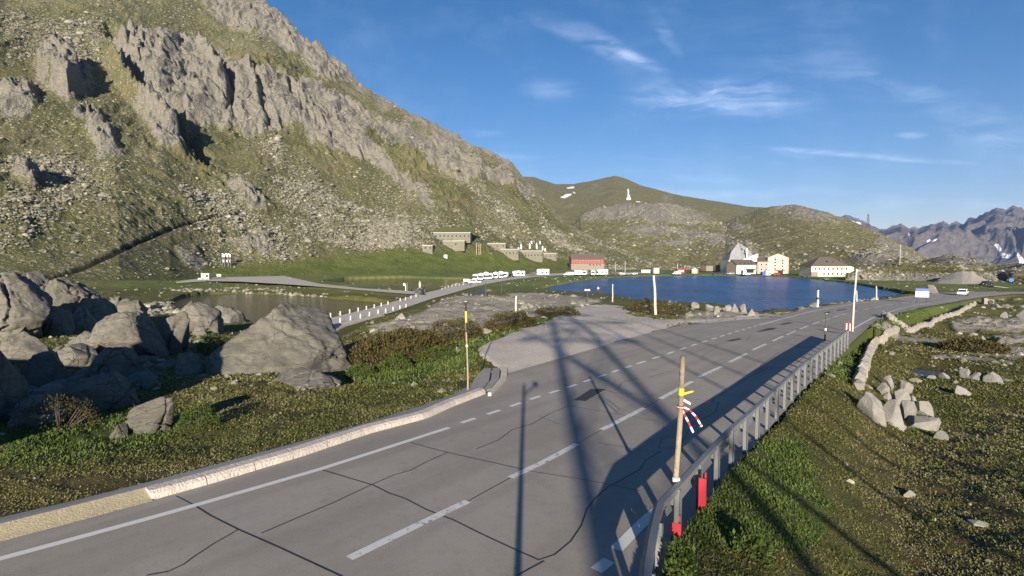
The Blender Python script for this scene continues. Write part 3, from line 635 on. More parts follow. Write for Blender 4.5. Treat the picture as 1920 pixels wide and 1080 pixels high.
# far alpine range
M_ALP = bpy.data.materials.new('alpine_rock_with_snow'); M_ALP.use_nodes = True; t = NT(M_ALP.node_tree)
p = t.n('ShaderNodeNewGeometry').outputs['Position']; n1 = t.noise(p, .004, 6, .65); n2 = t.noise(p, .02, 6, .7)
c = t.mix(t.mr(n2, .3, .7), (.085, .076, .078), (.19, .168, .165)); c = t.mix(t.mr(n1, .5, .7, 0, .4), c, (.10, .10, .09)); low = t.mr(t.attr('rock'), .0, .4, .8, 0); c = t.mix(low, c, (.10, .105, .075)); c = t.mix(t.mr(t.attr('snow'), .4, .6), c, (.85, .87, .9))
bp = t.n('ShaderNodeBump', {'Height': t.m('ADD', n2, n1), 'Strength': .8, 'Distance': 40.0})
b = t.n('ShaderNodeBsdfPrincipled', {'Base Color': c, 'Roughness': .95, 'Specular IOR Level': .1, 'Normal': bp}); t.n('ShaderNodeOutputMaterial', {0: b})

def alp_disp(snow):
    def f(X, Y, Z, px, py, vv):
        s = sstep(0, .3, vv)*np.where(vv > 1, .02, 1); wq = fbm(X*.0008, Y*.0008, 3, 97)*450; a = (X-Y)*.72+wq; wy = (X+Y)*.7+wq
        e = 1-.96*sstep(.72, .98, vv)*(vv <= 1.0)
        dz = s*e*(fbm(a*.0014, wy*.0005, 3, 90, ridged=True, gain=.45)*520+fbm(a*.006, wy*.003, 5, 91, ridged=True, gain=.5)*95)
        dz = dz-s*e*150+sstep(.8, 1, vv)*(vv <= 1)*fbm(a*.012, Y*.008, 3, 93, ridged=True, gain=.4)*28
        ic = int(np.argmax(vv[:, 0] >= .999)); cap = (Z[ic]/Y[ic])*Y-np.clip(1-vv, 0, 1)*60; dz = np.where(vv < .999, np.where(Z+dz > cap-40, cap-40+40*np.tanh(np.clip((Z+dz-cap+40)/40, 0, 9)), Z+dz)-Z, dz)
        qx, qy = proj(np.stack([X, Y, Z+dz], -1)); sn = zone(qx+2.5*fbm(a*.01, Y*.006, 3, 95), qy+1.5*fbm(a*.01, Y*.006, 3, 96), snow, 1.2)
        return dz, {'rock': vv, 'scree': 0*X, 'snow': sn}
    return f
layer('mountain', [(1540, 7000, -200, 470, 9500), (1570, 7000, -200, 412, 9500), (1585, 7000, -200, 404, 9500), (1600, 7000, -200, 408, 9500), (1625, 7000, -200, 420, 9500), (1650, 7000, -200, 433, 9500), (1700, 7000, -200, 445, 9500)], 200, 80, 10, M_ALP,
      alp_disp([[(1590, 411), (1615, 418), (1612, 424), (1596, 418)]]), 'alp2', p=1.0, back=2500)
layer('mountain', [(1600, 3800, -250, 455, 6200), (1640, 3800, -250, 437, 6200), (1652, 3800, -250, 432, 6200), (1675, 3800, -250, 428, 6200), (1690, 3800, -250, 423, 6200), (1704, 3800, -250, 432, 6200), (1714, 3800, -250, 428, 6200), (1722, 3800, -250, 431, 6200), (1745, 3800, -250, 420, 6200), (1755, 3800, -250, 423, 6200), (1768, 3800, -250, 417, 6200),
                   (1780, 3800, -250, 423, 6200), (1793, 3800, -250, 419, 6200), (1806, 3800, -250, 425, 6200), (1815, 3800, -250, 414, 6200), (1830, 3800, -250, 412, 6100), (1850, 3800, -250, 402, 6000), (1870, 3800, -250, 395, 5900), (1886, 3800, -250, 397, 5900), (1901, 3800, -250, 389, 5900), (1920, 3800, -250, 396, 5900), (1960, 3800, -250, 385, 5900), (2100, 3500, -250, 350, 5900), (2500, 3000, -250, 330, 5500)],
      520, 260, 16, M_ALP, alp_disp([[(1864, 458), (1872, 457), (1882, 475), (1893, 478), (1900, 466), (1903, 470), (1894, 486), (1880, 484)], [(1902, 462), (1912, 478), (1924, 490), (1914, 498), (1908, 484)], [(1736, 452), (1756, 448), (1758, 451), (1738, 456)], [(1702, 435), (1708, 440), (1705, 446)], [(1835, 494), (1845, 492), (1850, 497)]]), 'alp', p=.95, back=2500)

# ------------------------------------------------------------ water
def water_mat(name, base, rough, bs, bstr, stretch=1.0, spec=.5, rip=.35):
    m = bpy.data.materials.new(name); m.use_nodes = True; t = NT(m.node_tree); p = t.n('ShaderNodeNewGeometry').outputs['Position']
    pm = t.mapv(p, (1, stretch, 1)); a = t.noise(pm, bs, 5, .65); b2 = t.noise(pm, bs*.18, 3, .5)
    c = t.mix(t.mr(b2, .3, .7), tuple(x*.7 for x in base), tuple(x*1.3 for x in base))
    bp = t.n('ShaderNodeBump', {'Height': a, 'Strength': bstr, 'Distance': rip})
    b = t.n('ShaderNodeBsdfPrincipled', {'Base Color': c, 'Roughness': rough, 'IOR': 1.33, 'Normal': bp, 'Specular IOR Level': spec}); t.n('ShaderNodeOutputMaterial', {0: b}); return m
M_LAKE = water_mat('wind_rippled_lake', (.012, .072, .20), .28, .5, 1.0, .45, .22, 1.5)
M_POND = water_mat('still_brown_pond', (.050, .044, .030), .12, 1.0, .25, 1.0, .25)
def water(name, poly, z, mat, grow):
    P = np.asarray(poly); c = P.mean(0); n = len(P)
    Q = []
    for i in range(n):
        e = P[(i+1) % n]-P[i-1]; nn = np.array([e[1], -e[0]]); nn /= np.linalg.norm(nn)
        if sdpoly(np.array([P[i, 0]+nn[0]*.1]), np.array([P[i, 1]+nn[1]*.1]), P)[0] < 0: nn = -nn
        Q.append(P[i]+nn*grow)
    V = [(q[0], q[1], z) for q in Q]
    o = mesh_np(name, V, [list(range(n))], mat, smooth=False)
    if o.data.polygons[0].normal.z < 0: o.data.flip_normals()
    return tag(o, kind='structure')
water('lake_water', LAKE, ZL, M_LAKE, 1.6); water('pond_water', POND1, ZL, M_POND, 1.6); water('pond_water', POND2, ZL, M_POND, 1.6); water('puddle_water', PUD, -7.15, M_POND, .3)

# ------------------------------------------------------------ paved road, lines, cracks
def asphalt(name, a, b2, dark=0.0):
    m = bpy.data.materials.new(name); m.use_nodes = True; t = NT(m.node_tree); p = t.n('ShaderNodeNewGeometry').outputs['Position']
    n1 = t.noise(p, .35, 5, .6); n2 = t.noise(p, 5, 5, .65); n3 = t.noise(p, 60, 3, .8); rp = t.mapv(p, (1, 1, 1), (0, 0, RA)); st = t.noise(t.mapv(rp, (1.2, .06, 1)), 1.5, 4, .5)
    c = t.mix(t.mr(n1, .3, .7), a, b2); c = t.mix(t.mr(st, .42, .66, 0, .45), c, tuple(x*.74 for x in a)); c = t.mix(t.mr(n2, .45, .8, 0, .35), c, tuple(x*.62 for x in a)); sp = t.noise(p, 1.1, 4, .7); c = t.mix(t.mr(sp, .62, .74, 0, .35), c, tuple(x*.6 for x in a)); c = t.mix(t.mr(sp, .26, .36, .25, 0), c, tuple(min(1, x*1.3) for x in b2)); n4 = t.noise(p, 22, 3, .8); c = t.mix(t.mr(n4, .60, .72, 0, .5), c, tuple(x*.55 for x in a)); c = t.mix(t.mr(n3, .35, .7, 0, .4), c, tuple(min(1, x*1.45) for x in b2))
    bp = t.n('ShaderNodeBump', {'Height': n3, 'Strength': .25, 'Distance': .01})
    b = t.n('ShaderNodeBsdfPrincipled', {'Base Color': c, 'Roughness': .85, 'Specular IOR Level': .3, 'Normal': bp}); t.n('ShaderNodeOutputMaterial', {0: b}); return m
M_ASPH = asphalt('worn_asphalt', (.240, .216, .182), (.305, .276, .236)); M_PATH = asphalt('pale_gravel_track', (.40, .365, .305), (.50, .46, .40)); M_PATCH = asphalt('fresh_asphalt_patch', (.045, .045, .05), (.06, .06, .065))
def line_mat(name, colr, wear):
    m = bpy.data.materials.new(name); m.use_nodes = True; t = NT(m.node_tree); p = t.n('ShaderNodeNewGeometry').outputs['Position']
    n = t.noise(p, 6, 6, .75); c = t.mix(t.mr(n, wear, wear+.12), colr, (.19, .18, .17))
    b = t.n('ShaderNodeBsdfPrincipled', {'Base Color': c, 'Roughness': .75}); t.n('ShaderNodeOutputMaterial', {0: b}); return m
M_LINE = line_mat('road_paint', (.62, .61, .58), .60); M_LINE2 = line_mat('worn_road_paint', (.60, .59, .56), .53); M_TAR = simple_mat('tar_sealant', (.028, .028, .032), .55, var=.3)
us = np.concatenate([np.arange(-14, 60, .5), np.arange(60, uL[oL][-1], 2.0)]); va, vb_ = road_edges(us); K = 17
vv = va[:, None]+(vb_-va)[:, None]*np.linspace(0, 1, K)[None]; uu = us[:, None]*np.ones((1, K))
RX = uu*RS+vv*RC; RY = uu*RC-vv*RS; RZ = zroad(RX, RY)
road = mesh_np('road', np.stack([RX, RY, RZ], -1).reshape(-1, 3), grid_faces(len(us), K)[:, ::-1], M_ASPH); tag(road, kind='structure')

def ribbon(pts3, wd, dz, taper=False):
    """flat ribbon following the road surface"""
    P = np.array(pts3); Q = [P[0]]
    for a, b in zip(P[:-1], P[1:]):
        n = max(1, int(np.linalg.norm(b-a)/.6)); Q += [a+(b-a)*k/n for k in range(1, n+1)]
    Q = np.array(Q); tg = np.gradient(Q[:, :2], axis=0); tg /= np.linalg.norm(tg, axis=1)[:, None]+1e-9; nn = np.stack([-tg[:, 1], tg[:, 0]], 1)
    wd = np.broadcast_to(wd, (len(Q),)).astype(float)
    A_ = Q[:, :2]+nn*wd[:, None]/2; B_ = Q[:, :2]-nn*wd[:, None]/2
    V = np.concatenate([np.column_stack([A_, zroad(A_[:, 0], A_[:, 1])+dz]), np.column_stack([B_, zroad(B_[:, 0], B_[:, 1])+dz])]); n = len(Q)
    return V, np.array([(i, n+i, n+i+1, i+1) for i in range(n-1)])
def ribbons(name, segs, wd, dz, mat, thing=False):
    VV, FF, k = [], [], 0
    for s in segs:
        V, Fq = ribbon(poly_on_road(s), wd, dz); VV.append(V); FF.append(Fq+k); k += len(V)
    o = mesh_np(name, np.vstack(VV), np.vstack(FF), mat, smooth=False); return tag(o, kind='structure')
LEFT = [(0, 1048), (115, 1017), (280, 972), (365, 948), (480, 915), (600, 880), (700, 848), (842, 802)]
LEFT = [(-400, 1145), (-200, 1097)]+LEFT
LEFT2 = [(1425, 609), (1475, 596), (1530, 582), (1600, 570), (1650, 563.5), (1700, 558), (1760, 552), (1790, 550)]
RIGHT2 = [(1590, 622), (1600, 616), (1640, 594), (1690, 578), (1720, 572), (1800, 560), (1850, 553.5), (1890, 550)]
ribbons('road_line', [LEFT, LEFT2, RIGHT2], .15, .006, M_LINE)
ribbons('road_line', [[(1118, 1070), (1142, 1051)], [(1155, 1031), (1195, 990), (1243, 946)]], .20, .006, M_LINE)
# fine dashes along the bay
dl_ = poly_on_road([(842, 802), (870, 791), (905, 780), (958, 762), (1005, 745), (1060, 728), (1110, 711), (1180, 687), (1250, 664), (1300, 647), (1345, 633), (1425, 609)])
cum = np.concatenate([[0], np.cumsum(np.linalg.norm(np.diff(dl_[:, :2], axis=0), axis=1))]); segs = []; s0 = .55
def on_path(P, cum, s): return np.array([np.interp(s, cum, P[:, k]) for k in range(3)])
VV, FF, k = [], [], 0
while s0 < cum[-1]-.3:
    ln = .62 if s0 < 12 else .9
    V, Fq = ribbon([on_path(dl_, cum, s0), on_path(dl_, cum, s0+ln)], .15, .006); VV.append(V); FF.append(Fq+k); k += len(V); s0 += ln*1.9
tag(mesh_np('road_line', np.vstack(VV), np.vstack(FF), M_LINE, smooth=False), kind='structure')
CD = [[(500, 1118), (560, 1092)], [(655, 1047), (770, 991), (877, 940)], [(957, 896), (1020, 866), (1083, 832)], [(1128, 806), (1208, 765)], [(1238, 748), (1298, 715)], [(1311, 707), (1353, 687)], [(1368, 679), (1400, 663)], [(1411, 656.5), (1436, 645)], [(1449, 639.5), (1468, 630.5)], [(1475, 628), (1492, 620.5)],
      [(1500, 617), (1515, 611)], [(1522, 608.5), (1537, 603)], [(1543, 601), (1556, 597)], [(1562, 595), (1573, 592)], [(1577, 590.5), (1588, 588)], [(1601, 585), (1609, 583)], [(1620, 580.5), (1630, 578.5)], [(1641, 576.5), (1653, 574)], [(1662, 572.5), (1675, 570.5)], [(1690, 568), (1704, 566)], [(1716, 564.2), (1730, 562.5)], [(1745, 560.5), (1760, 558.8)]]
ribbons('road_line', CD, .17, .006, M_LINE2)
ribbons('road_crack', [[(877, 940), (957, 896)], [(1083, 832), (1128, 806)], [(1208, 765), (1238, 748)]], .022, .004, M_TAR)
CRK = [[(365, 948), (395, 967), (447, 993), (520, 1025), (600, 1062), (660, 1090)], [(447, 993), (400, 1020), (362, 1045), (345, 1058), (315, 1072), (275, 1079)], [(600, 880), (640, 892), (700, 910), (730, 925), (760, 935), (800, 956), (850, 975), (900, 1000), (960, 1028), (1010, 1050), (1040, 1040), (1070, 1015), (1090, 985), (1100, 955), (1115, 935), (1140, 913), (1165, 900), (1200, 880), (1212, 862), (1240, 845)],
       [(490, 1000), (560, 970), (620, 945), (690, 912), (740, 890), (770, 882), (800, 866), (838, 849)], [(770, 830), (840, 849), (900, 862), (980, 880)], [(893, 842), (935, 825), (960, 806), (1000, 794), (1030, 776), (1067, 761)],
       [(1068, 761), (1120, 770), (1180, 780), (1230, 789)], [(1158, 729), (1166, 718), (1195, 710)], [(1216, 708), (1245, 699)], [(1315, 670), (1325, 662), (1335, 657), (1345, 650)], [(1235, 841), (1240, 822), (1262, 818), (1278, 830), (1262, 842), (1240, 840)], [(1278, 830), (1300, 792), (1330, 780), (1343, 770), (1347, 756)], [(1338, 755), (1337, 748), (1375, 726), (1400, 712)],
       [(1345, 756), (1352, 754)], [(1380, 720), (1405, 706), (1420, 700), (1440, 690)], [(1415, 702), (1428, 690), (1440, 690)], [(1425, 686), (1448, 670), (1462, 660)], [(1020, 1052), (970, 1079)], [(1100, 722), (1150, 736), (1245, 742), (1340, 753)], [(1400, 640), (1407, 628)], [(1340, 648), (1370, 638)], [(1480, 690), (1500, 676), (1512, 665)]]
ribbons('road_crack', CRK, .028, .004, M_TAR)
THIN = [[(985, 882), (1100, 900), (1200, 920)], [(1120, 830), (1190, 842), (1240, 848)], [(1440, 628), (1500, 652)], [(1480, 590), (1520, 600), (1560, 615), (1590, 628)], [(1210, 690), (1290, 703)], [(330, 930), (365, 948)], [(1060, 800), (1010, 780)]]
ribbons('road_crack', THIN, .02, .004, M_TAR)
def patch(px):
    P = poly_on_road(px, .005); o = mesh_np('asphalt_patch', P, [list(range(len(P)))], M_PATCH, smooth=False)
    if o.data.polygons[0].normal.z < 0: o.data.flip_normals()
    return tag(o, kind='structure')
patch([(1076, 750), (1108, 729), (1136, 729), (1098, 752)]); patch([(1360, 639), (1385, 634), (1392, 636), (1372, 640)]); patch([(1418, 622), (1440, 615), (1457, 614.5), (1450, 618), (1425, 622)]); patch([(1460, 608), (1480, 604), (1488, 605), (1470, 609)])
patch([(1545, 586.5), (1555, 584), (1558, 585), (1549, 589)]); patch([(1568, 581), (1586, 579), (1588, 580.5), (1570, 583)]); patch([(1596, 577), (1606, 576), (1606, 577.5), (1597, 578.5)])

# pavement strip and stone kerb along the near left edge
M_WALK = asphalt('grey_footway', (.23, .215, .195), (.30, .285, .26)); M_KERB = simple_mat('pink_granite_kerb', (.50, .445, .385), .8, var=.32, scale=6, bump=.7, bscale=18); M_SAND = simple_mat('sandy_gutter', (.36, .31, .20), .9, var=.3, scale=9, bump=.4)
WALK_O = [(-1400, 1178), (-400, 1060), (0, 969), (140, 937), (285, 901), (400, 871), (560, 828), (700, 788), (800, 757), (850, 739), (880, 722)]
KERB_L = [(-1400, 1230), (-400, 1108), (0, 1014), (140, 977), (285, 938), (400, 906), (560, 858), (700, 811), (800, 785), (850, 762), (912, 738)]
kb = poly_on_road(KERB_L); wo = poly_on_road(WALK_O, .1)
ku, kv = uv(kb); wu, wv = uv(wo); uk = np.arange(ku[0]+.1, ku[-1], .35)
kvi = np.interp(uk, ku, kv); wvi = np.minimum(np.interp(uk, wu, wv), kvi-.55)
def road_pt(u, v, dz): x, y = u*RS+v*RC, u*RC-v*RS; return np.stack([x, y, zroad(x, y)+dz], -1)
rows = [road_pt(uk, kvi-.36, .14), road_pt(uk, kvi-.37, .135), road_pt(uk, (kvi+wvi)/2-.15, .12), road_pt(uk, wvi, .09), road_pt(uk, wvi-.05, -.2)]
G_ = np.stack(rows, 0); tag(mesh_np('pavement', G_.reshape(-1, 3), grid_faces(5, len(uk)), M_WALK, smooth=False), kind='structure')
u_st = float(uv(on_road(285, 938))[0]); mb = MB(); u = u_st
kerb = MB()
while u < ku[-1]-.1:
    L_ = random.uniform(.85, 1.15); u2 = min(u+L_-.02, ku[-1]); q = []
    for uu_ in np.linspace(u, u2, 4):
        v_ = np.interp(uu_, ku, kv); j = random.uniform(-.012, .012)
        q.append([road_pt(uu_, v_+.0+j, -.05), road_pt(uu_, v_-.03+j, .10), road_pt(uu_, v_-.10+j, .15), road_pt(uu_, v_-.34, .155), road_pt(uu_, v_-.35, -.05)])
    V = [p_ for r_ in q for p_ in r_]; f_ = [(a*5+b, a*5+b+1, (a+1)*5+b+1, (a+1)*5+b) for a in range(3) for b in range(4)]+[(0, 1, 2, 3, 4), (15, 16, 17, 18, 19)]
    kerb.add(V, f_); u = u2+.02
ko = kerb.build('kerb', M_KERB); tag(ko, kind='structure')
ug = np.linspace(ku[0], u_st, 60); vg = np.interp(ug, ku, kv)
G_ = np.stack([road_pt(ug, vg+.05, .004), road_pt(ug, vg-.12, .05), road_pt(ug, vg-.36, .142)], 0); tag(mesh_np('gutter', G_.reshape(-1, 3), grid_faces(3, len(ug)), M_SAND), kind='structure')
# rounded end of the pavement with its curved channel
def slab_px(name, pts, dz0, dz1, mat):
    P = poly_on_road(pts, dz1); n = len(P); V = np.vstack([P, P-[0, 0, dz1-dz0]]); o = MB().add(V, [tuple(range(n)), tuple(range(n, 2*n))[::-1]]+[(i, (i+1) % n, n+(i+1) % n, n+i) for i in range(n)]).build(name, mat); return tag(o, kind='structure')
slab_px('pavement', [(872, 746), (888, 712), (906, 691), (921, 690), (917, 712), (902, 733)], -.1, .11, M_WALK)
slab_px('gutter', [(905, 733), (920, 712), (924, 690), (937, 690), (936, 708), (920, 728)], -.1, .03, M_WALK)
slab_px('kerb', [(915, 736), (938, 708), (940, 690), (952, 689), (950, 706), (935, 722), (921, 736)], -.1, .12, M_KERB)

# tracks between the ponds
for nm, (Aq, Bq) in zip(('track', 'track'), STRIPS):
    n = len(Aq); cumA = np.concatenate([[0], np.cumsum(np.linalg.norm(np.diff((Aq+Bq)/2, axis=0), axis=1))]); s_ = np.linspace(0, cumA[-1], 120)
    a3 = np.stack([np.interp(s_, cumA, Aq[:, k]) for k in range(3)], 1); b3 = np.stack([np.interp(s_, cumA, Bq[:, k]) for k in range(3)], 1)
    G_ = np.stack([a3+(b3-a3)*f for f in np.linspace(0, 1, 7)], 0); tag(mesh_np(nm, G_.reshape(-1, 3), grid_faces(7, 120), M_PATH), kind='structure')

# ------------------------------------------------------------ hitting the mountain
def layer_hit(key, px, py):
    X, Y, Z, *_ = LAYERS[key]; d = px_dir(px, py); tcol = X[0]/Y[0]; j = int(np.clip(np.searchsorted(tcol, d[0]/d[1]), 0, len(tcol)-1))
    qx, qy = proj(np.stack([X[:, j], Y[:, j], Z[:, j]], -1)); k = int(np.argmax(qy <= py)); return np.array([X[k, j], Y[k, j], Z[k, j]])

# ------------------------------------------------------------ rocks
import bmesh
def ico(sub):
    bm = bmesh.new(); bmesh.ops.create_icosphere(bm, subdivisions=sub, radius=1.0)
    V = np.array([v.co[:] for v in bm.verts]); Fq = np.array([[v.index for v in f.verts] for f in bm.faces]); bm.free(); return V, Fq
ICO = {k: ico(k) for k in (1, 2, 4, 5, 6)}
def rock_shape(seed, sub=5, cuts=9, cut=(.55, .85), rough=.10, crack=.05, size=1.0, sharp=0):
    r = np.random.default_rng(seed); V, Fq = ICO[sub]; V = V.copy()
    V *= (1+.16*fbm3(V*1.1+seed, 3, seed))[:, None]
    for _ in range(cuts):
        n = r.normal(size=3); n[2] = n[2]*.7+(.2 if not sharp else 0); n /= np.linalg.norm(n); d = r.uniform(*cut)
        q = V@n-d; V -= np.where(q > 0, q*(.93 if not sharp else 1), 0)[:, None]*n
    nr = V/np.linalg.norm(V, axis=1)[:, None]
    s = V*size
    V = V+nr*(rough*.5*fbm3(s*1.5+seed, 4, seed+3)+rough*.18*fbm3(s*7+seed, 3, seed+4))[:, None]
    if crack:
        a, b = r.normal(size=3), r.normal(size=3)
        for q in range(3):
            n = r.normal(size=3); n[2] *= .4; n /= np.linalg.norm(n); dd = np.abs(V@n-r.uniform(-.5, .5)+.08*fbm3(s*2+q*9, 3, seed+q))
            V = V-nr*(crack*np.exp(-(dd/.022)**2))[:, None]
    return V, Fq
def place_rock(name, x0, y0, x1, y1, seed, label, cat='rock', group=None, depth=.8, sub=5, Y=None, sink=.45, mat=None, yaw=0, **kw):
    if Y is None: P = hit((x0+x1)/2, y1)
    else:
        P = at_Y((x0+x1)/2, y1, Y)
    sc_ = P[1]/1000.0*math.sqrt(1+((x0+x1)/2-960)**2/1e6); wdt = (x1-x0)*P[1]/1000.0; hgt = (y1-y0)*P[1]/1000.0
    kw.setdefault('cuts', 18); kw.setdefault('cut', (.42, .74)); kw.setdefault('rough', .13); taper = kw.pop('taper', .16); lean = kw.pop('lean', 0.0); kw.setdefault('crack', .09)
    V, Fq = rock_shape(seed, sub, size=wdt/2, **kw)
    lo, hi = V.min(0), V.max(0); V = (V-(lo+hi)/2)/((hi-lo)/2)
    dp = wdt*depth; zn = V[:, 2:3]*.5+.5; V[:, :2] = V[:, :2]*(1-taper*(zn*2-.6)); V[:, 0] += lean*(zn[:, 0]-.5)
    V = V*[wdt/2*1.02, dp/2, hgt*(1+sink)/2]
    th = -math.atan2(P[0], P[1]); c_, s_ = math.cos(th), math.sin(th)
    V = np.stack([V[:, 0]*c_-V[:, 1]*s_, V[:, 0]*s_+V[:, 1]*c_, V[:, 2]], 1)
    V[:, 2] += hgt*(1-sink)/2
    o = mesh_np(name, V, Fq, mat or M_ROCKY, smooth=not kw.get('sharp', 0))
    v = np.array([P[0], P[1]]); v = v/np.linalg.norm(v)*dp/2*.55; o.location = (P[0]+v[0], P[1]+v[1], P[2])
    return tag(o, label, cat, group)
GL = 'glacier-worn rocks left of the road'
LR = [(-70, 508, 92, 640, 1, 'huge rounded grey rock hump at the far left edge, cracked down its face', 1.0, {}),
      (20, 506, 96, 590, 2, 'tall domed pale boulder on top of the left rock hump', .9, {}),
      (76, 519, 222, 622, 3, 'long sloping slab with a dark shaded face and a lit rounded end', .75, {}),
      (205, 555, 234, 600, 4, 'small upright rock wedge at the right end of the long shaded slab', .8, {}),
      (218, 560, 276, 605, 5, 'low pointed rock in front of the brown pond', .9, {}),
      (66, 574, 136, 630, 6, 'flat-topped boulder in the middle of the left rocks, below the long slab', .9, {}),
      (128, 574, 192, 626, 7, 'narrow leaning boulder in shade just right of the flat-topped boulder', .8, {}),
      (-20, 583, 70, 640, 8, 'broad grey boulder at the left edge below the rock hump', .9, {}),
      (170, 586, 306, 672, 9, 'wide smooth whaleback rock slab left of the fissured boulder', .9, {'cuts': 6}),
      (284, 584, 360, 664, 10, 'deeply fissured boulder with a black shadowed side', .9, {'crack': .16}),
      (318, 564, 418, 622, 11, 'jagged broken ledge at the edge of the brown pond', .6, {'crack': .12}),
      (400, 572, 458, 605, 12, 'low block of rock beside the pond, left of the biggest slab', .7, {}),
      (134, 620, 214, 652, 13, 'low oval rock lying between the left boulders', .8, {}),
      (110, 646, 182, 690, 14, 'smooth rounded rock beside the split block, lit on top', .9, {}),
      (173, 650, 270, 712, 15, 'split rock block with a broken stepped end and a long shadow', .8, {'crack': .15, 'sharp': 1}),
      (0, 622, 98, 680, 16, 'dark rock partly in shadow above the gloomy hollow', .9, {}),
      (50, 658, 130, 722, 17, 'shadowed rock in the dark hollow at the left', .9, {}),
      (330, 662, 382, 702, 18, 'small rounded rock in grass at the lower left tip of the biggest slab', .9, {}),
      (360, 609, 387, 630, 19, 'small pale boulder between green plants left of the biggest slab', .9, {}),
      (242, 748, 330, 812, 20, 'ribbed grey rock lying in the grass above the kerb', .9, {'crack': .14}),
      (206, 796, 238, 824, 21, 'small dark weathered stone below the ribbed rock', .9, {}),
      (512, 702, 640, 726, 22, 'flat rock slab sunk in the grass below the biggest slab', 1.4, {'sink': .7}),
      (562, 590, 622, 624, 23, 'grooved rock block at the near end of the stone causeway', .8, {'crack': .1}),
      (728, 666, 748, 684, 24, 'small pale stone lying in bright green plants', .9, {}),
      (268, 706, 300, 730, 25, 'small flat stone at the edge of the dark hollow', .9, {}),
      (-60, 650, 44, 790, 26, 'large rock in deep shade at the left edge', .9, {}),
      (120, 700, 250, 770, 27, 'broad shaded rock lying low in the dark hollow', .8, {}), (30, 740, 120, 790, 28, 'rounded rock in deep shade beside the twiggy bush', .8, {})]
for x0, y0, x1, y1, sd, lb, dp, kw in LR:
    place_rock('boulder', x0, y0, x1, y1, sd, lb, 'boulder', GL, dp, sub=5 if (x1-x0) < 120 else 6, **kw)
place_rock('boulder', 370, 577, 674, 696, 44, 'biggest smooth grey rock slab, broad and humped, cracked across its face', 'boulder', GL, 1.5, sub=6, cuts=9, cut=(.70, .92), sink=.8, crack=.03, rough=.13, taper=.30, lean=.12)
# rock outcrop standing left of the view, which shades the hollow
V, Fq = rock_shape(77, 5, cuts=12); o = mesh_np('rock_outcrop', V*[8, 5, 5.6], Fq, M_ROCKY); o.location = (-29, 13.0, -5.6); tag(o, 'tall rock outcrop on the grass beyond the left edge of the view', 'rock')
V, Fq = rock_shape(78, 5, cuts=12); o = mesh_np('rock_outcrop', V*[7.2, 4.6, 6.8], Fq, M_ROCKY); o.location = (-18.4, 8.5, -4.8); tag(o, 'lower rock outcrop beside the taller one beyond the left edge', 'rock')
M_BLOCK = simple_mat('pale_quarried_granite', (.205, .198, .18), .9, var=.5, scale=3.0, bump=.6, bscale=14)
GR = 'pile of quarried blocks right of the road'
RR = [(1606, 734, 1656, 782, 'largest block of the pile, pale and slanting, at its left end'), (1627, 758, 1650, 788, 'narrow block leaning below the left end of the pile'), (1651, 748, 1690, 798, 'tall wedge block at the front of the pile with a dark split above'), (1673, 730, 1707, 762, 'squarish block in the upper middle of the pile'),
      (1685, 752, 1718, 790, 'bright squarish block at the front right of the pile'), (1699, 742, 1718, 766, 'small upright block tucked between the middle and right blocks'), (1717, 752, 1748, 779, 'rounded block standing just right of the pile'), (1703, 780, 1762, 804, 'long low block lying in front of the pile to the right'),
      (1653, 703, 1675, 730, 'pointed block at the very back of the pile'), (1645, 718, 1668, 744, 'slanting block at the back left of the pile'), (1679, 713, 1711, 738, 'rough dark block at the back right of the pile'), (1656, 734, 1671, 750, 'smallest pale block in the middle of the pile'), (1682, 790, 1699, 804, 'little stone half buried at the foot of the pile'),
      (1752, 808, 1776, 824, 'small stone in the heather below the pile')]
for i, (x0, y0, x1, y1, lb) in enumerate(RR): place_rock('stone_block', x0, y0, x1, y1, 100+i, lb, 'stone block', GR, .85, sub=4, mat=M_BLOCK, sharp=1, cuts=13, cut=(.45, .72), rough=.06, crack=0)
RB = [(1798, 691, 1817, 709, 'upright pale boulder beside the small pool'), (1816, 697, 1843, 712, 'low flat boulder right of the upright one by the pool'), (1846, 697, 1877, 717, 'broad pointed boulder, rightmost by the pool'), (1791, 724, 1818, 741, 'lone boulder in the bog grass below the pool'), (1759, 699, 1780, 710, 'small stone on the near bank of the pool'),
      (1737, 703, 1754, 711, 'tiny stone at the near left edge of the pool'), (1838, 629, 1846, 639, 'pointed white stone standing on the bare rock flat'), (1876, 584, 1888, 596, 'small boulder on the bog near the right edge'), (1738, 534, 1758, 550, 'smooth grey boulder behind the white and blue board'), (1905, 580, 1925, 600, 'boulder at the right edge of the bog')]
for i, (x0, y0, x1, y1, lb) in enumerate(RB): place_rock('boulder', x0, y0, x1, y1, 140+i, lb, 'boulder', 'boulders scattered over the bog', .85, sub=4, mat=M_BLOCK, cuts=10, rough=.1, crack=0)
SB = [(1358, 571, 1374, 582), (1370, 569, 1384, 585), (1386, 570, 1400, 586), (1400, 578, 1418, 592), (1296, 566, 1312, 578), (1322, 570, 1340, 580), (1336, 574, 1350, 586), (1250, 563, 1264, 572)]
for i, q in enumerate(SB): place_rock('boulder', *q, 170+i, ['round boulder in the shore row by the gravel bay, left of the tall one', 'tall pale boulder on the lake shore by the gravel bay', 'pale boulder on the shore just right of the tall one', 'low wide boulder at the right end of the shore row', 'flat stone on the grassy lake bank', 'stone on the bank between the grass and the gravel bay', 'stone just left of the shore boulders', 'small stone by the shrub at the lake'][i], 'boulder', 'boulders along the near lake shore', .9, sub=4, mat=M_BLOCK, cuts=9)

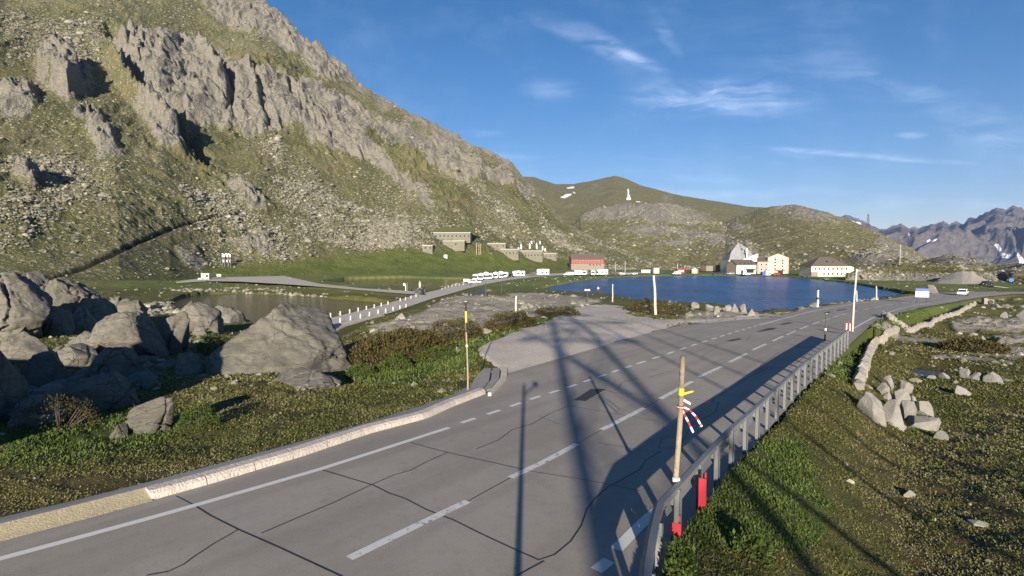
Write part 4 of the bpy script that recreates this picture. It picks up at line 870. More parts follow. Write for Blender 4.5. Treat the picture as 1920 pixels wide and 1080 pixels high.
# loose rubble between the left boulders
def rubble():
    P_, n_ = [], 260
    r_ = np.random.default_rng(31)
    while len(P_) < n_:
        x, y = r_.uniform(-60, 400), r_.uniform(575, 800)
        if sdpoly(np.array([x]), np.array([y]), [(-80, 560), (300, 575), (420, 590), (380, 640), (330, 700), (250, 740), (120, 800), (-80, 830)])[0] < 0: P_.append(hit(x, y))
    P_ = np.array(P_); V, Fq = ICO[2]; VV, FF, k = [], [], 0
    for i, p_ in enumerate(P_):
        q, _ = rock_shape(700+i % 12, 2, cuts=10, cut=(.45, .75), crack=0, rough=.1); s_ = r_.lognormal(-1.15, .55); a = r_.uniform(0, 6.28); q = q*[1.25, .9, .62]*min(s_, 1.1)
        q = np.stack([q[:, 0]*math.cos(a)-q[:, 1]*math.sin(a), q[:, 0]*math.sin(a)+q[:, 1]*math.cos(a), q[:, 2]], 1)+p_; VV.append(q); FF.append(Fq+k); k += len(q)
    tag(mesh_np('rubble', np.vstack(VV), np.vstack(FF), M_ROCKY, smooth=False), kind='stuff')
rubble()
# many small stones: scree on the mountain, stones on hills, stones on the meadow
VAR = []
for k in range(10):
    V, Fq = ICO[1]; r_ = np.random.default_rng(500+k); V = V*(1+r_.uniform(-.28, .22, len(V)))[:, None]*[1, .8, .62]; VAR.append(V)
def scatter_rocks(name, P, S, mat):
    n = len(P); nf = len(ICO[1][1]); nv = len(VAR[0]); vi = rng.integers(0, 10, n); B = np.array(VAR)[vi]
    a = rng.uniform(0, 6.28, n); ca, sa = np.cos(a)[:, None], np.sin(a)[:, None]
    st = rng.uniform(.7, 1.4, (n, 1, 3)); B = B*st*S[:, None, None]
    X_ = B[..., 0]*ca-B[..., 1]*sa; Y_ = B[..., 0]*sa+B[..., 1]*ca
    VV = np.stack([X_, Y_, B[..., 2]], -1)+P[:, None, :]
    FF = (ICO[1][1][None]+(np.arange(n)*nv)[:, None, None]).reshape(-1, 3)
    o = mesh_np(name, VV.reshape(-1, 3), FF, mat, smooth=False, attrs={'tint': np.repeat(rng.uniform(0, 1, n), nv)}); return tag(o, kind='stuff')
def tint_mat(name, cols, rough=.9, trans=0.0):
    m = bpy.data.materials.new(name); m.use_nodes = True; t = NT(m.node_tree); a = t.attr('tint')
    cr = t.n('ShaderNodeValToRGB', {0: a}); e = cr.color_ramp.elements
    for i, c in enumerate(cols):
        if i > 1: e.new(i/(len(cols)-1))
    for i, c in enumerate(cols): e[i].position = i/(len(cols)-1); e[i].color = (*c, 1)
    b = t.n('ShaderNodeBsdfPrincipled', {'Base Color': cr.outputs[0], 'Roughness': rough, 'Specular IOR Level': .2})
    if trans:
        tr = t.n('ShaderNodeBsdfTranslucent', {'Color': cr.outputs[0]}); b = t.n('ShaderNodeMixShader', {0: trans, 1: b, 2: tr})
    t.n('ShaderNodeOutputMaterial', {0: b}); return m
M_SCREE = tint_mat('scree_stone', [(.13, .125, .09), (.22, .21, .165), (.16, .155, .12), (.32, .31, .245)])
def pick(wt, n):
    p = wt.ravel(); p = np.clip(p, 0, None); return rng.choice(p.size, n, p=p/p.sum())
X, Y, Z, px, py, vv, at = LAYERS['mtn']
sw = at['scree']**2.4*(1-at['lush'])*(1-at['rock']*.7)*(vv < 1)*(px > -120)*(1.0+.0*X)*np.clip(fbm(X*.03, Y*.03, 4, 200)+.35, .02, 1)*np.clip(2.2*fbm((X+.45*Y)*.022, Y*.004, 4, 206)+.42, .03, 1)
ii = pick(sw, 46000); Pm_ = np.stack([X.ravel()[ii], Y.ravel()[ii], Z.ravel()[ii]], 1)+rng.normal(size=(46000, 3))*[.5, .8, 0]
scatter_rocks('scree', Pm_, np.clip(rng.lognormal(-.95, .55, 46000), .2, 2.6)*(.35+Pm_[:, 1]/460.0), M_SCREE)
for key, n, sz in (('hillB', 3600, 1.1), ('hillC', 3200, 1.0), ('right', 1600, .6), ('mound', 700, .5)):
    X, Y, Z, px, py, vv, at = LAYERS[key]; ii = pick((.25+at['rock'])*(vv < 1)*(vv > .03)*np.clip(fbm(X*.02, Y*.02, 4, 201)+.3, .02, 1), n); Pm_ = np.stack([X.ravel()[ii], Y.ravel()[ii], Z.ravel()[ii]], 1)
    scatter_rocks('scree', Pm_, np.clip(rng.lognormal(-.3, .5, n), .3, 3)*sz, M_SCREE)
dlg = lane_info(Xg, Yg); wet = (Zg < ZL+.03)
def dstrips(x, y):
    r = np.full(x.shape, 1e9)
    for A_, B_ in STRIPS:
        c_ = (A_+B_)/2; r = np.minimum(r, sdpoly(x, y, c_[:, :2], False))
    return r
DS = dstrips(Xg, Yg); offp = (DS > 4.5)
base = (dlg > np.where(Xg*RC-Yg*RS > np.interp(Xg*RS+Yg*RC, uL[oL], vL[oL])+2, .12, .6))*(~wet)*offp*(Zg < 40)
_u, _v = Xg*RS+Yg*RC, Xg*RC-Yg*RS
walk = (_v < np.interp(_u, uL[oL], vL[oL])+1) & (_v > np.interp(_u, wu, wv)-.08) & (GPY > 680)
wt = base*(~walk)*(.25+.5*INFg['slab'])*np.clip(fbm(Xg*.12, Yg*.12, 4, 202)+.15, .01, 1)*(1-INFg['grav'])*(Yg < 260)*np.where(Yg < 16, .12, 1)
ii = pick(wt, 3800); Pm_ = np.stack([Xg.ravel()[ii], Yg.ravel()[ii], Zg.ravel()[ii]], 1); S_ = np.clip(rng.lognormal(-2.3, .6, 3800), .04, .6)*np.clip(Pm_[:, 1]/40, .4, 2.2)
scatter_rocks('stones', Pm_, S_, M_SCREE)
ii = pick(((INFg['grav'] > .5) & (dlg > .1) & (Yg < 60)).astype(float), 2500); Pm_ = np.stack([Xg.ravel()[ii], Yg.ravel()[ii], Zg.ravel()[ii]], 1)
scatter_rocks('gravel', Pm_, np.clip(rng.lognormal(-4.0, .4, 2500), .01, .04)*np.clip(Pm_[:, 1]/28, .8, 2), M_SCREE)
# shoreline stones
sh = base*np.exp(-((Zg-(ZL+.25))/.14)**2)*(Yg > 60)*(Yg < 420); ii = pick(sh, 2600); Pm_ = np.stack([Xg.ravel()[ii], Yg.ravel()[ii], Zg.ravel()[ii]], 1)
scatter_rocks('stones', Pm_, np.clip(rng.lognormal(-1.0, .5, 2600), .1, .9), M_SCREE)

# ------------------------------------------------------------ grass and low leaves as one mass
def leaves(name, P, S, tint, mat, up=.5, asp=.45, lift=.5):
    n = len(P); a = rng.uniform(0, 6.28, n); el = rng.uniform(.15, 1.35, n)*up+.1
    d = np.stack([np.cos(a)*np.cos(el), np.sin(a)*np.cos(el), np.sin(el)], 1); side = np.stack([-np.sin(a), np.cos(a), rng.uniform(-.4, .4, n)], 1)
    S = S[:, None]; b0 = P+np.array([0, 0, 1])*S*0; tip = P+d*S; mid = P+d*S*.5
    V = np.stack([b0, mid+side*S*asp/2, tip, mid-side*S*asp/2], 1).reshape(-1, 3)
    Fq = (np.arange(n)*4)[:, None]+np.arange(4)[None]
    return mesh_np(name, V, Fq, mat, smooth=False, attrs={'tint': np.repeat(tint, 4)})
M_LEAF = tint_mat('meadow_leaves', [(.040, .052, .014), (.085, .102, .026), (.145, .155, .044), (.215, .200, .075), (.29, .26, .14)], .8, .25)
M_LEAFG = tint_mat('bright_leaves', [(.030, .060, .010), (.062, .105, .022), (.110, .155, .036), (.165, .195, .065)], .7, .3)
M_BUSH = tint_mat('rusty_bush_leaves', [(.038, .042, .013), (.075, .070, .022), (.110, .082, .032), (.135, .125, .045)], .85, .2)
gm = base*(~walk)*(1-INFg['slab'])*(1-INFg['grav'])*(Yg < 75)
nG = 820000; ii = pick(gm*np.clip(1.6*fbm(Xg*.8, Yg*.8, 4, 203)+.55, .05, 1)*np.where(Yg < 32, 1, .45), nG)
tj = rng.uniform(-.5, .5, (nG, 2)); cellx = 3.3/NC*Yg.ravel()[ii]; celly = (LY[1]-LY[0])*Yg.ravel()[ii]
Pl = np.stack([Xg.ravel()[ii]+tj[:, 0]*cellx*1.5, Yg.ravel()[ii]+tj[:, 1]*celly*1.5, Zg.ravel()[ii]-.01], 1)
tn = np.clip(.50+.45*fbm(Pl[:, 0]*.45, Pl[:, 1]*.45, 4, 204)+.25*fbm(Pl[:, 0]*2.5, Pl[:, 1]*2.5, 2, 205)+.2*INFg['brown'].ravel()[ii]-.12*INFg['lush'].ravel()[ii]+rng.normal(size=nG)*.20, 0, 1)
Sl = rng.uniform(.6, 1.3, nG)*np.clip(Pl[:, 1]*.0048, .045, .20)*(1+.35*INFg['lush'].ravel()[ii])
lg = INFg['lush'].ravel()[ii] > rng.uniform(.25, 1.0, nG)
tag(leaves('grass', Pl[~lg], Sl[~lg], tn[~lg], M_LEAF), kind='stuff')
tag(leaves('grass', Pl[lg], Sl[lg]*1.1, np.clip(tn[lg]+.25, 0, 1), M_LEAFG, up=.8, asp=.32), kind='stuff')

def shrub(name, x0, y0, x1, y1, mat, label, cat, n=5000, leaf=.10, tall=1.0, twig=None, depth=.7, seed=1):
    P = hit((x0+x1)/2, y1-2); w_ = (x1-x0)*P[1]/1000; h_ = (y1-y0)*P[1]/1000*.9; r_ = np.random.default_rng(seed)
    root = empty(name, P); tag(root, label, cat)
    u = r_.normal(size=(n, 3)); u /= np.linalg.norm(u, axis=1)[:, None]; u[:, 2] = np.abs(u[:, 2]); rad = r_.uniform(.62, 1.0, n)**.5
    lump = 1+.30*fbm3(u*2.6+seed, 3, seed)
    th = -math.atan2(P[0], P[1]); q = u*(rad*lump)[:, None]*[w_/2, w_*depth/2, h_]
    q = np.stack([q[:, 0]*math.cos(th)-q[:, 1]*math.sin(th), q[:, 0]*math.sin(th)+q[:, 1]*math.cos(th)+w_*depth/3, q[:, 2]], 1)
    q[:, 2] += np.array([gz(P[0]+a, P[1]+b) for a, b in q[:, :2]])-P[2]
    lo = leaves('foliage', q, r_.uniform(.6, 1.3, n)*leaf, np.clip(.5+.35*fbm3(u*3+9, 3, seed+5)+r_.normal(size=n)*.18, 0, 1), mat, up=.9); lo.parent = root
    mb = MB()
    for k in range(26):
        e = q[r_.integers(0, n)]; b_ = e*[.25, .25, 0]+[0, w_*depth/3*.75, 0]; b_[2] = gz(P[0]+b_[0], P[1]+b_[1])-P[2]-.05; mb.tube(b_, e*(1.02 if twig else .95), .012*tall, .004, 4)
    mb.build('branches', M_TWIG, root)
    return root
M_TWIG = simple_mat('grey_brown_twigs', (.13, .10, .075), .9)
shrub('bush', 632, 614, 842, 690, M_BUSH, 'large rusty brown bush filling the hollow right of the biggest slab', 'bush', 9000, .17, seed=3)
shrub('bush', 775, 596, 905, 646, M_BUSH, 'lower brown bush behind the black and yellow pole', 'bush', 4500, .15, seed=4)
shrub('bush', 900, 584, 1010, 620, M_BUSH, 'long low bush behind the short white pole', 'bush', 4500, .15, seed=5)
shrub('bush', 1000, 576, 1090, 596, M_BUSH, 'low bush strip at the far end of the gravel bay', 'bush', 2500, .15, seed=6)
shrub('bush', 1186, 561, 1296, 592, M_BUSH, 'olive bush at the foot of the tall white pole by the lake', 'bush', 4500, .2, seed=7)
shrub('bush', 14, 738, 150, 812, M_BUSH, 'bare twiggy bush in the shade at the left edge', 'bush', 2200, .06, 1.3, True, seed=8)
shrub('leafy_plant', 366, 622, 420, 668, M_LEAFG, 'bright green leafy plant between the rocks left of the biggest slab', 'plant', 2200, .13, seed=9)
shrub('leafy_plant', 640, 682, 700, 712, M_LEAFG, 'bright green plants at the right foot of the biggest slab', 'plant', 1800, .10, seed=10)
shrub('leafy_plant', 700, 664, 770, 700, M_LEAFG, 'bright green plants below the rusty bush', 'plant', 2200, .10, seed=11)
shrub('leafy_plant', 770, 652, 860, 684, M_LEAFG, 'bright green plant strip left of the black and yellow pole', 'plant', 2600, .10, seed=12)
shrub('leafy_plant', 1246, 1018, 1310, 1085, M_LEAFG, 'broad-leaved pale green plant at the foot of the red guardrail post', 'plant', 900, .085, seed=13)
shrub('leafy_plant', 1380, 1010, 1460, 1056, M_LEAFG, 'pale broad-leaved plant in the grass right of the guardrail', 'plant', 700, .085, seed=14)
shrub('leafy_plant', 320, 764, 400, 810, M_LEAFG, 'dark green tussock right of the ribbed rock', 'plant', 2600, .06, seed=15)
shrub('leafy_plant', 1790, 640, 1900, 664, M_BUSH, 'reddish green heather mound on the bog flat', 'plant', 3500, .2, seed=16)

# ------------------------------------------------------------ poles
M_WOOD = simple_mat('grey_timber', (.30, .245, .17), .9, var=.35, scale=9, bump=.5, bscale=25); M_WPALE = simple_mat('weathered_pale_pole', (.48, .46, .42), .85, var=.2, scale=6)
M_BLACK = simple_mat('black_paint', (.02, .02, .022), .6); M_YEL = simple_mat('yellow_paint', (.75, .60, .04), .6, var=.08); M_WHITE = simple_mat('white_paint', (.78, .77, .74), .6, var=.06); M_RED = simple_mat('red_paint', (.42, .03, .04), .55, var=.15)
M_STEEL = simple_mat('galvanised_steel', (.19, .20, .205), .6, metal=.3, var=.18, scale=7); M_DARK = simple_mat('dark_metal', (.06, .06, .065), .6)
def pole(px0, py0, px1, py1, r, label, bands=(), mat=None, name='snow_pole', P=None, rt=None, group='snow poles beside the road', cat='snow pole'):
    """base pixel -> top pixel at the same distance; bands = (from, to, material) as fractions from the base"""
    P = hit(px0, py0) if P is None else P
    Tp = at_Y(px1, py1, P[1]); root = empty(name, P); tag(root, label, cat, group); d = Tp-P; rt = rt or r*.8
    mb = MB(); n = 10
    for i in range(n):
        a, b_ = i/n, (i+1)/n; w0 = r+(rt-r)*a; w1 = r+(rt-r)*b_; j = lambda q: np.array([math.sin(q*7+px0), math.cos(q*5+px0), 0])*r*.25
        mb.tube(d*a+j(a)-([0, 0, .25] if i == 0 else [0, 0, 0]), d*b_+j(b_), w0, w1, 10)
    mb.build('shaft', mat or M_WOOD, root, smooth=False)
    for a, b_, m_ in bands:
        MB().tube(d*a, d*b_, (r+(rt-r)*a)*1.35, (r+(rt-r)*b_)*1.35, 12).build('band', m_, root)
    MB().tube(d*.995, d*1.008, rt*1.25, rt*1.1, 10).build('cap', m_ if bands else (mat or M_WOOD), root)
    return root
pole(879, 740, 873, 566, .032, 'wooden snow pole with a black, yellow and black top beside the kerb end', [(.675, .78, M_BLACK), (.78, .90, M_YEL), (.90, 1.0, M_BLACK), (.52, .54, M_WHITE)])
pole(967, 610, 968, 554, .10, 'short pale pole with a dark foot behind the gravel bay', [(0, .22, M_BLACK)], M_WPALE)
pole(1229, 590, 1226, 517, .17, 'thick tall whitish pole standing between the gravel bay and the lake', (), M_WPALE)
D = pole(1260, 1000, 1281, 670, .048, 'rough timber pole with red and white tape, nearest of all poles', [(.30, .32, M_WHITE), (.90, .915, M_STEEL)], M_WOOD, P=on_road(1262, 1000)*1.0)
pole(1546, 640, 1550, 588, .045, 'thin dark pole with a white band standing at the guardrail', [(.40, .48, M_WHITE)], M_DARK, P=on_road(1546, 641))
pole(1597, 626, 1606, 505, .075, 'tallest pale pole leaning right at the far end of the guardrail', (), M_WPALE)
pole(1532, 578, 1534, 544, .16, 'white banded pole on a concrete foot at the lake edge of the road', [(.5, .6, M_BLACK)], M_WPALE)
pole(1606, 567, 1606, 545, .12, 'short pale pole on the lake side behind the tallest pole', (), M_WPALE)
pole(1643, 564, 1643, 537, .14, 'pale pole on the lake side with a long shadow across the road', (), M_WPALE)
pole(1149, 566, 1149, 533, .12, 'thin pale pole on the grassy lake shore', (), M_WPALE)
k_ = pole(1102, 566, 1102, 543, .10, 'grey post with a small crossboard near the lake point', (), M_DARK)
MB().box(-.5, -.05, 2.0, .5, .05, 2.3).build('crossboard', M_WPALE, k_)
pole(910, 556, 910, 530, .10, 'thin dark post right of the parked motorhome row, in grass', (), M_DARK); pole(941, 551, 941, 531, .10, 'thin grey post second to the right below the motorhomes', (), M_DARK)
# bent foot plate under the banded pole
# tapes on the nearest pole
Pb = D.location; dD = at_Y(1281, 670, Pb[1])-np.array(Pb)
def tape(name, a, pts, w_, mats, label, cat):
    root = empty(name, Pb+Vector(dD*a)); tag(root, label, cat); base_ = np.array(root.location); P = [at_Y(x, y, Pb[1]+dy)-base_ for x, y, dy in pts]
    Q = []
    for i in range(len(P)-1):
        for k in range(4): Q.append(P[i]+(P[i+1]-P[i])*k/4)
    Q.append(P[-1])
    for i in range(0, len(Q)-1, 2):
        m_ = mats[(i//2) % len(mats)]; pq = Q[i:i+3]; o_ = np.array([w_*.7, -.01, w_*.7])/2
        MB().add([q-o_ for q in pq]+[q+o_ for q in pq], [(j, j+1, len(pq)+j+1, len(pq)+j) for j in range(len(pq)-1)]).build('red_stripe' if m_ is M_RED else 'pale_stripe', m_, root)
    return root
tape('barrier_tape', .88, [(1273, 759, 0), (1292, 768, .05), (1304, 780, .1), (1313, 795, .12), (1316, 800, .12)], .03, [M_RED, M_WHITE], 'loose red and white tape end, upper one blowing from the nearest pole', 'barrier tape')
tape('barrier_tape', .88, [(1274, 760, 0), (1282, 775, .05), (1290, 790, .1), (1300, 811, .12), (1310, 803, .15), (1316, 796, .15)], .034, [M_RED, M_WHITE], 'loose red and white tape end, lower one hanging from the nearest pole', 'barrier tape')
rr = empty('tape_knot', Vector(Pb)); tag(rr, 'red and white tape knotted round the nearest pole', 'barrier tape')
k0 = dD*.722; MB().tube(k0-dD*.010, k0+dD*.008, .058, .058, 12).build('red_wrap', M_RED, rr); MB().tube(k0-dD*.002, k0+dD*.003, .061, .061, 12).build('pale_wrap', M_WHITE, rr)
rr = empty('yellow_tape', Vector(Pb)); tag(rr, 'yellow tape tied round the nearest pole with fluttering ends', 'tape')
k0 = dD*.80; MB().tube(k0-dD*.012, k0+dD*.028, .049, .047, 10).build('wrap', M_YEL, rr)
MB().add([k0+[.03, -.05, .02], k0+[.16, -.08, .06], k0+[.18, -.08, .04], k0+[.03, -.05, -.02]], [(0, 1, 2, 3)]).build('loose_end', M_YEL, rr)
MB().add([k0+[.03, -.05, -.08], k0+[.13, -.09, -.14], k0+[.12, -.09, -.17], k0+[.02, -.05, -.12]], [(0, 1, 2, 3)]).build('loose_end', M_WHITE, rr)

# ------------------------------------------------------------ guardrail
cr = np.concatenate([[0], np.cumsum(np.linalg.norm(np.diff(RP[:, :2], axis=0), axis=1))])
gr = empty('guardrail', RP[4]); tag(gr, 'long galvanised steel guardrail with doubled posts along the right road edge', 'guardrail'); O_ = np.array(RP[4])
ns = int(cr[-1]/.3); SS = np.linspace(0, cr[-1], ns); line = np.array([on_path(RP, cr, s_) for s_ in SS]); tg = np.gradient(line[:, :2], axis=0); tg /= np.linalg.norm(tg, axis=1)[:, None]; nrm = np.stack([-tg[:, 1], tg[:, 0]], 1)  # to the road
prof = [(0, .50), (.045, .53), (.05, .59), (.012, .64), (.012, .74), (.05, .79), (.045, .85), (0, .89)]
rings = [np.column_stack([line[:, :2]+nrm*(.10+o1), line[:, 2]+h_]) for o1, h_ in prof]
G_ = np.stack(rings, 0)-O_; mesh_np('beam', G_.reshape(-1, 3), grid_faces(len(prof), ns), M_STEEL, gr, smooth=False)
def beam_box(o0, z0, o1, z1, nm, mat=M_STEEL):
    q = [(o0, z0), (o1, z0), (o1, z1), (o0, z1), (o0, z0)]; G_ = np.stack([np.column_stack([line[:, :2]+nrm*a, line[:, 2]+b_]) for a, b_ in q], 0)-O_
    return mesh_np(nm, G_.reshape(-1, 3), grid_faces(5, ns), mat, gr, smooth=False)
beam_box(.0, .82, .09, .905, 'top_rail')
def post_mesh(mat, nm, h_=.88):
    mb = MB(); mb.box(-.035, -.05, -.7, .035, -.044, h_); mb.box(-.035, .044, -.7, .035, .05, h_); mb.box(-.005, -.05, -.7, .005, .05, h_); mb.box(-.04, .06, .62, .04, .11, .74); return mb
first = None; s_ = 1.0; red_at = {}
posts = []
while s_ < cr[-1]-.1:
    P = on_path(RP, cr, s_); i = int(s_/cr[-1]*(ns-1)); a = math.atan2(tg[i][1], tg[i][0]); posts.append((P, a)); s_ += 1.30
for q, (P, a) in enumerate(posts):
    if first is None:
        o = post_mesh(M_STEEL, 'post').build('post', M_STEEL, gr); first = o
    else:
        o = first.copy(); col.objects.link(o)
    o.location = tuple(P-O_); o.rotation_euler = (0, 0, a)
def red_post(P, a, label, w_=.16):
    r_ = empty('marker_post', P, a); tag(r_, label, 'marker post', 'red posts bolted behind the guardrail')
    MB().box(-.085, -.22, -.5, -.04, -.19, .80).box(-.085, -.19, -.5, -.078, -.10, .80).build('channel', M_RED, r_)
    MB().box(-.01, -.20, -.5, .05, -.18, .88).box(-.01, -.20, .5, .05, -.08, .56).build('bracket', M_RED, r_)
    return r_
for (x, y), lb in (((1300, 975), 'red painted steel post behind the guardrail right of the nearest pole'), ((1246, 1075), 'red painted steel post at the bottom edge below the nearest pole')):
    P = on_road(x, y); i = int(np.argmin(np.linalg.norm(line[:, :2]-P[:2], axis=1))); red_post(P, math.atan2(tg[i][1], tg[i][0]), lb)
P = on_road(1591, 628); r_ = empty('end_marker', P, R(38-90)); tag(r_, 'red and white striped marker plate at the far end of the guardrail', 'marker')
MB().box(-.03, -.02, 0, .03, .02, .9).build('post', M_STEEL, r_); MB().box(-.22, -.05, .25, .22, -.03, .80).build('plate', M_RED, r_); MB().box(-.15, -.06, .28, -.07, -.052, .77).box(.05, -.06, .28, .13, -.052, .77).build('stripe', M_WHITE, r_)

# ------------------------------------------------------------ mast and lattice tower that carry the camera (their shadows lie on the road)
def bar(mb, a, b_, r_): mb.tube(a, b_, r_, r_, 6)
mt = empty('camera_mast', (-.15, -.35, -4.5)); tag(mt, 'slim steel mast standing just behind the viewpoint', 'mast')
MB().tube((0, 0, -.5), (0, 0, 4.78), .06, .05, 12).build('pole', M_STEEL, mt); MB().tube((0, 0, 4.35), (.42, 0, 4.78), .03, .03, 8).build('arm', M_STEEL, mt); MB().box(.33, -.15, 4.72, .52, .12, 4.86).build('housing', M_WHITE, mt)
tw = empty('lattice_tower', (.9, -38, -4.6)); tag(tw, 'steel lattice radio tower behind the viewpoint', 'tower')
lg = [(-2.1, -1.8), (2.1, -1.8), (2.1, 1.8), (-2.1, 1.8)]; HT = 22.5; tops = [(x*.45+1.2, y*.4, HT) for x, y in lg]
L0 = lambda q, f: tuple(a+(b_-a)*f for a, b_ in zip((lg[q][0], lg[q][1], 0), tops[q]))
for q, t_ in enumerate(tops): MB().tube(L0(q, -.03), t_, .17, .13, 8).build('leg', M_STEEL, tw)
mb = MB()
for k in range(7):
    f0, f1 = k/7, (k+1)/7
    for a in range(4):
        b_ = (a+1) % 4; bar(mb, L0(a, f0), L0(b_, f1), .06); bar(mb, L0(b_, f0), L0(a, f1), .06)
mb.build('bracing', M_STEEL, tw)
for z_, w_ in ((17.0, 3.6), (19.5, 5.0), (22.0, 3.8)):
    mb = MB(); bar(mb, (1-w_, 0, z_), (1+w_, .6, z_-.4), .13); bar(mb, (1-w_, 0, z_), (1, 0, z_+1.2), .09); bar(mb, (1+w_, .6, z_-.4), (1, 0, z_+1.2), .09); mb.build('crossarm', M_STEEL, tw)
mb = MB(); [bar(mb, p0, p1, .075) for p0, p1 in (((2, 0, 22), (8.5, 33, 0)), ((4.8, 0, 19), (11, 31, 0)), ((5.5, .4, 21.5), (13.5, 34, 0)), ((-3.5, 0, 19.5), (7.0, 35, 0)))]; mb.build('cable', M_DARK, tw)

# ------------------------------------------------------------ dry stone walls on the right
def stone_wall(pts, zs, label, h_, w_, seed):
    P = []
    for (x, y), z in zip(pts, zs): P.append(hit(x, y))
    P = np.array(P); c_ = np.concatenate([[0], np.cumsum(np.linalg.norm(np.diff(P[:, :2], axis=0), axis=1))]); mb = MB(); r_ = random.Random(seed); s_ = 0.0; bv, bf = ICO[1]
    root = empty('stone_wall', P[0]); tag(root, label, 'stone wall')
    while s_ < c_[-1]:
        Q = on_path(P, c_, s_); Q2 = on_path(P, c_, min(s_+.2, c_[-1])); a = math.atan2(Q2[1]-Q[1], Q2[0]-Q[0]); hh = h_*r_.uniform(.7, 1.35); ln = r_.uniform(.35, .75)*(h_/.5)
        q = bv*[ln*.62, w_/2*r_.uniform(.8, 1.1), hh*.62]; q = np.sign(q)*np.abs(q)**.9
        q = q*(1+np.array([r_.uniform(-.12, .12) for _ in range(len(q))]))[:, None]; ca, sa = math.cos(a), math.sin(a)
        q = np.stack([q[:, 0]*ca-q[:, 1]*sa, q[:, 0]*sa+q[:, 1]*ca, q[:, 2]+hh*.35], 1)+Q-P[0]; q[:, 2] += gz(Q[0], Q[1])-Q[2]; mb.add(q, bf); s_ += ln*.95
    mb.build('stonework', M_WALL, root); return root
M_WALL = simple_mat('white_granite_blocks', (.27, .25, .215), .9, var=.5, scale=1.5, bump=.5)
stone_wall([(1608, 728), (1614, 708), (1621, 690), (1630, 664), (1640, 646), (1660, 632), (1681, 621)], [0]*7, 'near stretch of pale stone wall climbing from the block pile', .50, .45, 1)
stone_wall([(1655, 595), (1668, 600), (1681, 607), (1698, 617)], [0]*4, 'short spur of pale stone wall coming down from the road edge', .5, .55, 2)
stone_wall([(1700, 622), (1712, 623), (1749, 605), (1775, 596), (1797, 588), (1818, 578), (1829, 570)], [0]*7, 'long low stone wall running along the embankment foot towards the culvert', .55, .5, 3)

# ------------------------------------------------------------ buildings
def paint(name, c, var=.08): return simple_mat(name, c, .85, var=var, scale=.8)
M_PINK = paint('pink_render', (.70, .44, .36)); M_PINKD = paint('deep_pink_render', (.62, .30, .27)); M_CREAM = paint('cream_render', (.74, .66, .42)); M_WHR = paint('white_render', (.74, .72, .66)); M_ROOF = simple_mat('brown_slate_roof', (.105, .085, .075), .8, var=.2, scale=2)
M_STONEW = simple_mat('grey_rubble_stone', (.22, .19, .155), .9, var=.5, scale=2.2); M_REDW = paint('red_timber', (.24, .06, .05)); M_GLASS = simple_mat('dark_window', (.03, .035, .045), .15, var=.1); M_LEAD = simple_mat('pale_lead_roof', (.21, .22, .23), .6, var=.35, scale=.6); M_FORT = simple_mat('fort_masonry', (.160, .152, .118), .9, var=.5, scale=.8); M_CONC = simple_mat('pale_concrete', (.40, .385, .35), .85, var=.2, scale=2)
M_SHUT = paint('white_window_frame', (.75, .74, .70)); M_TURF = simple_mat('turf_roof', (.10, .11, .035), .95, var=.4, scale=.8)

class Bld:
    """local frame: x to the right along the front, y away from the viewer, origin at the front left foot"""
    def __init__(s, name, px, py, z, phi, label, cat='building', group=None, P=None):
        P = at_z(px, py, z) if P is None else P; s.k = P[1]/1000.0; s.z = P[2]
        s.r = empty(name, P, -math.atan2(P[0], P[1])*.0+R(phi)); tag(s.r, label, cat, group); s.P = P
    def box(s, nm, mat, x0, y0, z0, x1, y1, z1, bev=0, parent=None): return MB().box(x0, y0, z0, x1, y1, z1).build(nm, mat, parent or s.r, bevel=bev)
    def gable(s, nm, mat, x0, y0, x1, y1, ze, zr, ax='x', over=.35, th=.22):
        mb = MB()
        if ax == 'x':
            yc = (y0+y1)/2; pr = [(y0-over, ze-.1), (yc, zr), (y1+over, ze-.1), (y1+over, ze-.1+th), (yc, zr+th), (y0-over, ze-.1+th)]; mb.prism(pr, 0, x0-over, x1+over)
            mb2 = MB().prism([(y0, ze), (yc, zr-.02), (y1, ze)], 0, x0, x1)
        else:
            xc = (x0+x1)/2; pr = [(x0-over, ze-.1), (xc, zr), (x1+over, ze-.1), (x1+over, ze-.1+th), (xc, zr+th), (x0-over, ze-.1+th)]; mb.prism(pr, 1, y0-over, y1+over)
            mb2 = MB().prism([(x0, ze), (xc, zr-.02), (x1, ze)], 1, y0, y1)
        return mb.build(nm, mat, s.r), mb2
    def hip(s, nm, mat, x0, y0, x1, y1, ze, zr, inset, over=.4):
        yc = (y0+y1)/2; a, b_, c_, d = x0-over, x1+over, y0-over, y1+over
        V = [(a, c_, ze), (b_, c_, ze), (b_, d, ze), (a, d, ze), (x0+inset, yc, zr), (x1-inset, yc, zr)]
        return MB().add(V, [(0, 1, 5, 4), (1, 2, 5), (2, 3, 4, 5), (3, 0, 4), (3, 2, 1, 0)]).build(nm, mat, s.r)
    def win(s, x, z, w_=.9, h_=1.2, side='f', X=0, frame=None):
        """side f: on the front (y=0 plane shifted by X), r: right wall at x=X, l: left wall"""
        def bb(nm, m_, hw, hh, d0, d1, par):
            if side == 'f': return MB().box(x-hw, X-d1, z-hh, x+hw, X-d0, z+hh).build(nm, m_, par)
            if side == 'r': return MB().box(X+d0, x-hw, z-hh, X+d1, x+hw, z+hh).build(nm, m_, par)
            return MB().box(X-d1, x-hw, z-hh, X-d0, x+hw, z+hh).build(nm, m_, par)
        g_ = bb('window', M_GLASS, w_/2, h_/2, -.1, .04, s.r); bb('frame', frame or M_SHUT, w_/2+.10, h_/2+.10, -.08, .02, g_); return g_

